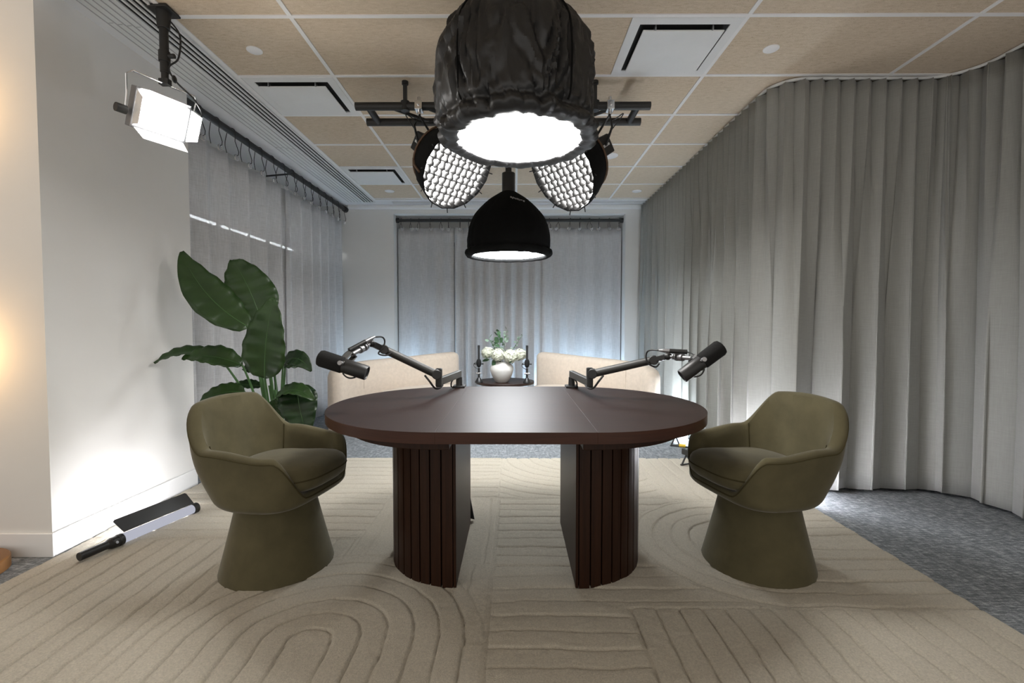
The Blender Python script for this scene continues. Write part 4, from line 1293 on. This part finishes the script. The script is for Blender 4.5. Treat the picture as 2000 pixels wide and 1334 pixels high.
    obj('yoke', yk, MT['black'], t)
    obj('power_cable', MB().tube(catmull([hc + V_((sx * 0.04, 0, 0.06)), hc + V_((sx * 0.08, 0, 0.12)), anchor + V_((sx * 0.10, 0.03, 0.0)), anchor + V_((sx * 0.03, 0.1, -0.02)), anchor + V_((sx * -0.06, 0.22, 0.02))], 6), 0.004, 6), MT['rubber'], t)
    return t, m, L
gl, m_, L_ = grid_box((-0.650, 3.38, 2.435), (-0.385, 3.17, 2.185), 'gridded black softbox under the truss, left of the big dome', -1)
# logo lettering on the left softbox
p_ = m_ @ Vector((0.0, 0.0, L_ - 0.235))
best = None
for k in range(48):
    a = 2 * PI * k / 48
    nv = (m_.to_3x3() @ Vector((math.cos(a), math.sin(a), -0.62))).normalized()
    sc = nv.dot((V_((0, 0, 1.145)) - p_).normalized() + V_((0.0, 0, 0.9)))
    if best is None or sc > best[0]: best = (sc, a, nv)
a, nv = best[1], best[2]
pp = m_ @ Vector((0.182 * math.cos(a), 0.182 * math.sin(a), L_ - 0.230)) + nv * 0.006
xa = V_((0.9, 0, -0.4)); xa = (xa - nv * xa.dot(nv)).normalized()
text_mesh('aputure', 0.042, MT['mark'], gl, pp, Matrix((xa, nv.cross(xa), nv)).transposed().to_4x4())
grid_box((0.655, 3.38, 2.43), (0.330, 3.17, 2.170), 'gridded black softbox under the truss, right of the big dome', 1)

# ------------------------------------------------------------------ LED panel with barn doors
pc = Vector((-1.88, 2.53, 2.255))
pn = Vector((0.84, -0.40, -0.36)).normalized()
pu = Vector((0.40, 0.86, 0)); pu = (pu - pn * pu.dot(pn)).normalized()
pv = pn.cross(pu)
if pv.z < 0: pv = -pv
pm = Matrix((pu, pv, pn)).transposed().to_4x4(); pm.translation = pc
W2, H2 = 0.118, 0.086
pa = thing('led_panel_light', 'glowing white LED panel with barn doors on a ceiling pole at left', 'studio light', (-1.868, 2.541, 2.2))
obj('housing', MB().box((0, 0, -0.03), (2 * W2 + 0.03, 2 * H2 + 0.03, 0.055)).xf(pm), MT['steel'], pa, smooth=False, bevel=0.004)
obj('led_face', MB().box((0, 0, 0.0), (2 * W2, 2 * H2, 0.006)).xf(pm), MT['led_panel'], pa, smooth=False)
def door(a, b_, n_out, length, taper):
    a, b_ = Vector(a), Vector(b_)
    d = (b_ - a).normalized()
    o_ = Vector(n_out).normalized() * length
    mb = MB()
    vs = [a, b_, b_ + o_ - d * taper, a + o_ + d * taper]
    mb.bm.faces.new([mb.bm.verts.new(v) for v in vs])
    return mb.xf(pm)
e = 0.012
for nm, mb in (('barn_door', door((-W2, -H2 - e, 0.004), (W2, -H2 - e, 0.004), (0, -0.42, 0.9), 0.09, 0.010)),
               ('barn_door', door((W2 + e, -H2, 0.004), (W2 + e, H2, 0.004), (0.28, 0, 0.95), 0.075, 0.02)),
               ('barn_door', door((-W2 - e, H2, 0.004), (-W2 - e, -H2, 0.004), (-0.12, -0.1, 1.0), 0.08, 0.02)),
               ('barn_door', door((-W2, H2 + e, 0.004), (W2, H2 + e, 0.004), (0, 0.1, 1.0), 0.05, 0.02))):
    obj(nm, mb, MT['silverinner'], pa, smooth=False, solid=0.002)
yk = [(-W2 - 0.035, -0.03, -0.03), (-W2 - 0.04, 0.05, -0.03), (-W2 - 0.055, 0.14, -0.03), (-W2 - 0.03, 0.165, -0.03), (0, 0.165, -0.03), (W2 + 0.03, 0.165, -0.03), (W2 + 0.045, 0.14, -0.03), (W2 + 0.035, 0.0, -0.03)]
obj('yoke', MB().tube([pm @ Vector(p) for p in yk], 0.005, 8), MT['chrome'], pa)
obj('tilt_knob', MB().cyl(pm @ Vector((-W2 - 0.03, -0.03, -0.03)), pm @ Vector((-W2 - 0.075, -0.03, -0.03)), 0.022, None, 16), MT['black'], pa)
yt = pm @ Vector((0, 0.165, -0.03))
px_, py_ = yt.x, yt.y
obj('pole', MB().cyl((px_, py_, yt.z + 0.06), (px_, py_, ZC), 0.021, None, 20).cyl((px_, py_, yt.z), (px_, py_, yt.z + 0.12), 0.017, None, 16).cyl((px_, py_, yt.z + 0.115), (px_, py_, yt.z + 0.17), 0.027, None, 18).cyl((px_ + 0.02, py_, yt.z + 0.145), (px_ + 0.055, py_, yt.z + 0.145), 0.012), MT['blackmetal'], pa, bevel=0.002)
obj('ceiling_plate', MB().box((px_, py_, ZC - 0.008), (0.11, 0.11, 0.014)).cyl((px_, py_, ZC - 0.10), (px_, py_, ZC - 0.01), 0.028, 0.036, 20), MT['blackmetal'], pa, bevel=0.003)
obj('spigot', MB().box((px_, py_, yt.z + 0.01), (0.05, 0.03, 0.03)).ball((px_ + 0.05, py_, yt.z + 0.025), 0.017, (0.5, 1, 1.2)), MT['black'], pa)
obj('power_cable', MB().tube(catmull([(px_ + 0.02, py_, ZC - 0.04), (px_ + 0.07, py_ + 0.02, ZC - 0.12), (px_ + 0.06, py_ + 0.02, ZC - 0.24), (px_ + 0.022, py_, ZC - 0.30), (px_ + 0.04, py_ + 0.03, ZC - 0.36), (px_ + 0.10, py_ + 0.08, ZC - 0.43), (px_ + 0.10, py_ + 0.14, ZC - 0.49), (px_ + 0.03, py_ + 0.14, ZC - 0.50)], 8), 0.0045, 8), MT['rubber'], pa)

# ------------------------------------------------------------------ LED wands
def wand(p0, p1, label, grp, handle=0.30, flap=True, emit_mat='led_wand', wall_dir=(-1, 0, 0), r=0.026):
    p0, p1 = Vector(p0), Vector(p1)
    d = (p1 - p0); L = d.length; d.normalize()
    wd = Vector(wall_dir); wd = (wd - d * wd.dot(d)).normalized()
    up = Vector((0, 0, 1))
    t = thing('led_light_wand', label, 'light wand', (p0 + p1) / 2, 0, grp)
    hs = handle * L
    obj('handle', MB().cyl(p0, p0 + d * hs * 0.68, r * 0.80, None, 24).cyl(p0 + d * hs * 0.66, p0 + d * hs * 0.76, r * 0.80, r * 1.08, 24).cyl(p0 + d * hs * 0.76, p0 + d * hs, r * 1.08, None, 24), MT['black'], t, bevel=0.003)
    hc_ = obj('button', MB().cyl(p0 + d * hs * 0.83 - wd * r * 1.0 + up * 0.004, p0 + d * hs * 0.83 - wd * r * 1.14 + up * 0.006, 0.007, None, 14), MT['steel'], t)
    obj_split('end_cap', MB().cyl(p1 - d * 0.02, p1 + d * 0.012, r * 1.18, None, 24).cyl(p0 + d * (hs - 0.012), p0 + d * (hs + 0.012), r * 1.18, None, 24), MT['black'], t, bevel=0.003)
    # tube: front half diffuse shell, wall half lit
    n = 24
    def halfshell(a0, a1):
        mb = MB(); rings = []
        for q in (p0 + d * (hs + 0.01), p1 - d * 0.018):
            rings.append([q + (wd * math.cos(a) + up * math.sin(a)) * r for a in [a0 + (a1 - a0) * k / n for k in range(n + 1)]])
        return mb.rings(rings, False)
    obj('lit_tube', halfshell(R(-60), R(62)), MT[emit_mat], t)
    obj('tube_cover', halfshell(R(62), R(300)), MT['tube'], t)
    if flap:
        a0 = p0 + d * (hs + 0.02); a1 = p1 - d * 0.01
        f0 = up * r * 1.25 - wd * r * 0.15
        w_ = (up * 0.062 + wd * 0.055)
        ins = d * 0.03
        fl = MB()
        pts = [a0 + f0 + d * 0.0, a1 + f0, a1 + f0 + w_ * 0.9 - d * 0.006, a1 + f0 + w_ - d * 0.014, a0 + f0 + w_ - ins * 0.3, a0 + f0 + w_ * 0.9 - ins * 0.6]
        fl.bm.faces.new([fl.bm.verts.new(p) for p in pts])
        obj('barn_door', fl, MT['blackmetal'], t, smooth=False, solid=0.0025)
    return t
wand((-2.10, 2.205, 0.024), (-1.945, 2.80, 0.028), 'black LED wand with barn door lying on the rug by the left wall', 'LED light wands')
# rear washes behind the lounge chairs
wand((-2.15, 6.30, 0.02), (-1.35, 6.36, 0.02), 'LED wand lying behind the left lounge chair washing the back wall', 'LED light wands', 0.2, False, 'led_back', (0, 0.75, 0.66))
wand((0.35, 6.32, 0.02), (1.35, 6.36, 0.02), 'LED wand lying behind the right lounge chair washing the back curtain', 'LED light wands', 0.2, False, 'led_back', (0, 0.75, 0.66))

def light_bar(p0, p1, label, m_emit, lit=0.0):
    p0, p1 = Vector(p0), Vector(p1)
    d = (p1 - p0).normalized()
    s_ = d.cross(V_((0, 0, 1))).normalized()
    if s_.x < 0: s_ = -s_
    t = thing('light_bar', label, 'light bar', ((p0 + p1) / 2).xy.to_3d() + V_((0, 0, ZF)), 0, 'floor light bars by the grey curtain')
    obj('housing', MB().bar(p0, p1, 0.045, 0.05), MT['armgrey'], t, smooth=False, bevel=0.006)
    off = (s_ * 0.6 + V_((0, 0, 0.8))).normalized()
    obj('led_strip', MB().bar(p0 + d * (0.05 + lit) + s_ * 0.015 + V_((0, 0, 0.0265)), p1 - d * 0.02 + s_ * 0.015 + V_((0, 0, 0.0265)), 0.022, 0.005), m_emit, t, smooth=False)
    obj('led_strip', MB().bar(p0 + d * (0.05 + lit) + s_ * 0.024 + V_((0, 0, 0.008)), p1 - d * 0.02 + s_ * 0.024 + V_((0, 0, 0.008)), 0.004, 0.03), m_emit, t, smooth=False)
    for q in (p0 + d * 0.035, p1 - d * 0.06):
        l = MB(); z0 = ZF if q.y > 4.0 else 0.0
        l.bar(q + V_((0, 0, -0.02)), V_((q.x - 0.045, q.y - 0.02, z0 + 0.004)), 0.010, 0.010)
        l.bar(q + V_((0, 0, -0.02)), V_((q.x + 0.045, q.y + 0.02, z0 + 0.004)), 0.010, 0.010)
        l.bar(V_((q.x - 0.055, q.y - 0.024, z0 + 0.005)), V_((q.x + 0.055, q.y + 0.024, z0 + 0.005)), 0.012, 0.010)
        obj('stand', l, MT['black'], t, smooth=False)
light_bar((1.545, 4.42, 0.10), (1.62, 5.05, 0.10), 'black light bar on the carpet at the foot of the grey curtain, further back', MT['led_side'])
light_bar((1.395, 3.82, 0.105), (1.845, 2.95, 0.105), 'black light bar on small feet at the rug edge beside right chair', MT['led_side2'], 0.42)
pc_ = thing('power_cord', 'black cord with yellow plug on the carpet by the light bars', 'cord', (1.56, 4.36, ZF))
obj('cord', MB().tube(catmull([(1.50, 4.42, ZF + 0.012), (1.60, 4.37, ZF + 0.010), (1.70, 4.30, ZF + 0.010), (1.80, 4.1, ZF + 0.010)], 8), 0.008, 8), MT['rubber'], pc_)
obj('plug', MB().cyl((1.565, 4.392, ZF + 0.018), (1.615, 4.365, ZF + 0.018), 0.016), MT['yellow'], pc_)
# small dark flap behind the left pedestal
fl = thing('pedestal_light', 'small black slanted light standing behind the left table pedestal', 'studio light', (-0.255, 2.74, 0))
obj('housing', MB().bar((-0.30, 2.74, 0.02), (-0.30, 2.74, 0.20), 0.05, 0.05), MT['black'], fl, smooth=False, bevel=0.004)
flp = MB()
flp.bm.faces.new([flp.bm.verts.new(v) for v in ((-0.275, 2.715, 0.22), (-0.232, 2.695, 0.005), (-0.257, 2.71, 0.005), (-0.277, 2.72, 0.09))])
obj('flap', flp, MT['black'], fl, smooth=False, solid=0.004)
obj('tube', MB().cyl((-0.268, 2.712, 0.005), (-0.268, 2.712, 0.085), 0.006), MT['whitemetal'], fl)

# ------------------------------------------------------------------ floor lamp (base in frame at the far left)
fl_ = thing('floor_lamp', 'warm floor lamp with round bronze base at the far left edge', 'lamp', (-2.56, 2.10, ZF))
obj('base', MB().lathe([(0.165, ZF), (0.172, ZF + 0.006), (0.172, ZF + 0.055), (0.166, ZF + 0.062), (0.02, ZF + 0.066)], (-2.55, 2.085, 0), 56), MT['brass'], fl_)
obj('pole', MB().cyl((-2.62, 2.08, ZF + 0.06), (-2.62, 2.08, 2.3), 0.011), MT['brass'], fl_)
obj('arm', MB().cyl((-2.62, 2.08, 1.02), (-2.66, 2.14, 1.02), 0.008).cyl((-2.62, 2.08, 2.2), (-2.70, 2.12, 2.2), 0.008), MT['brass'], fl_)
for z, x in ((1.02, -2.70), (2.2, -2.74)):
    obj('globe_bulb', MB().ball((x, 2.13, z), 0.06), MT['led_warm'], fl_)
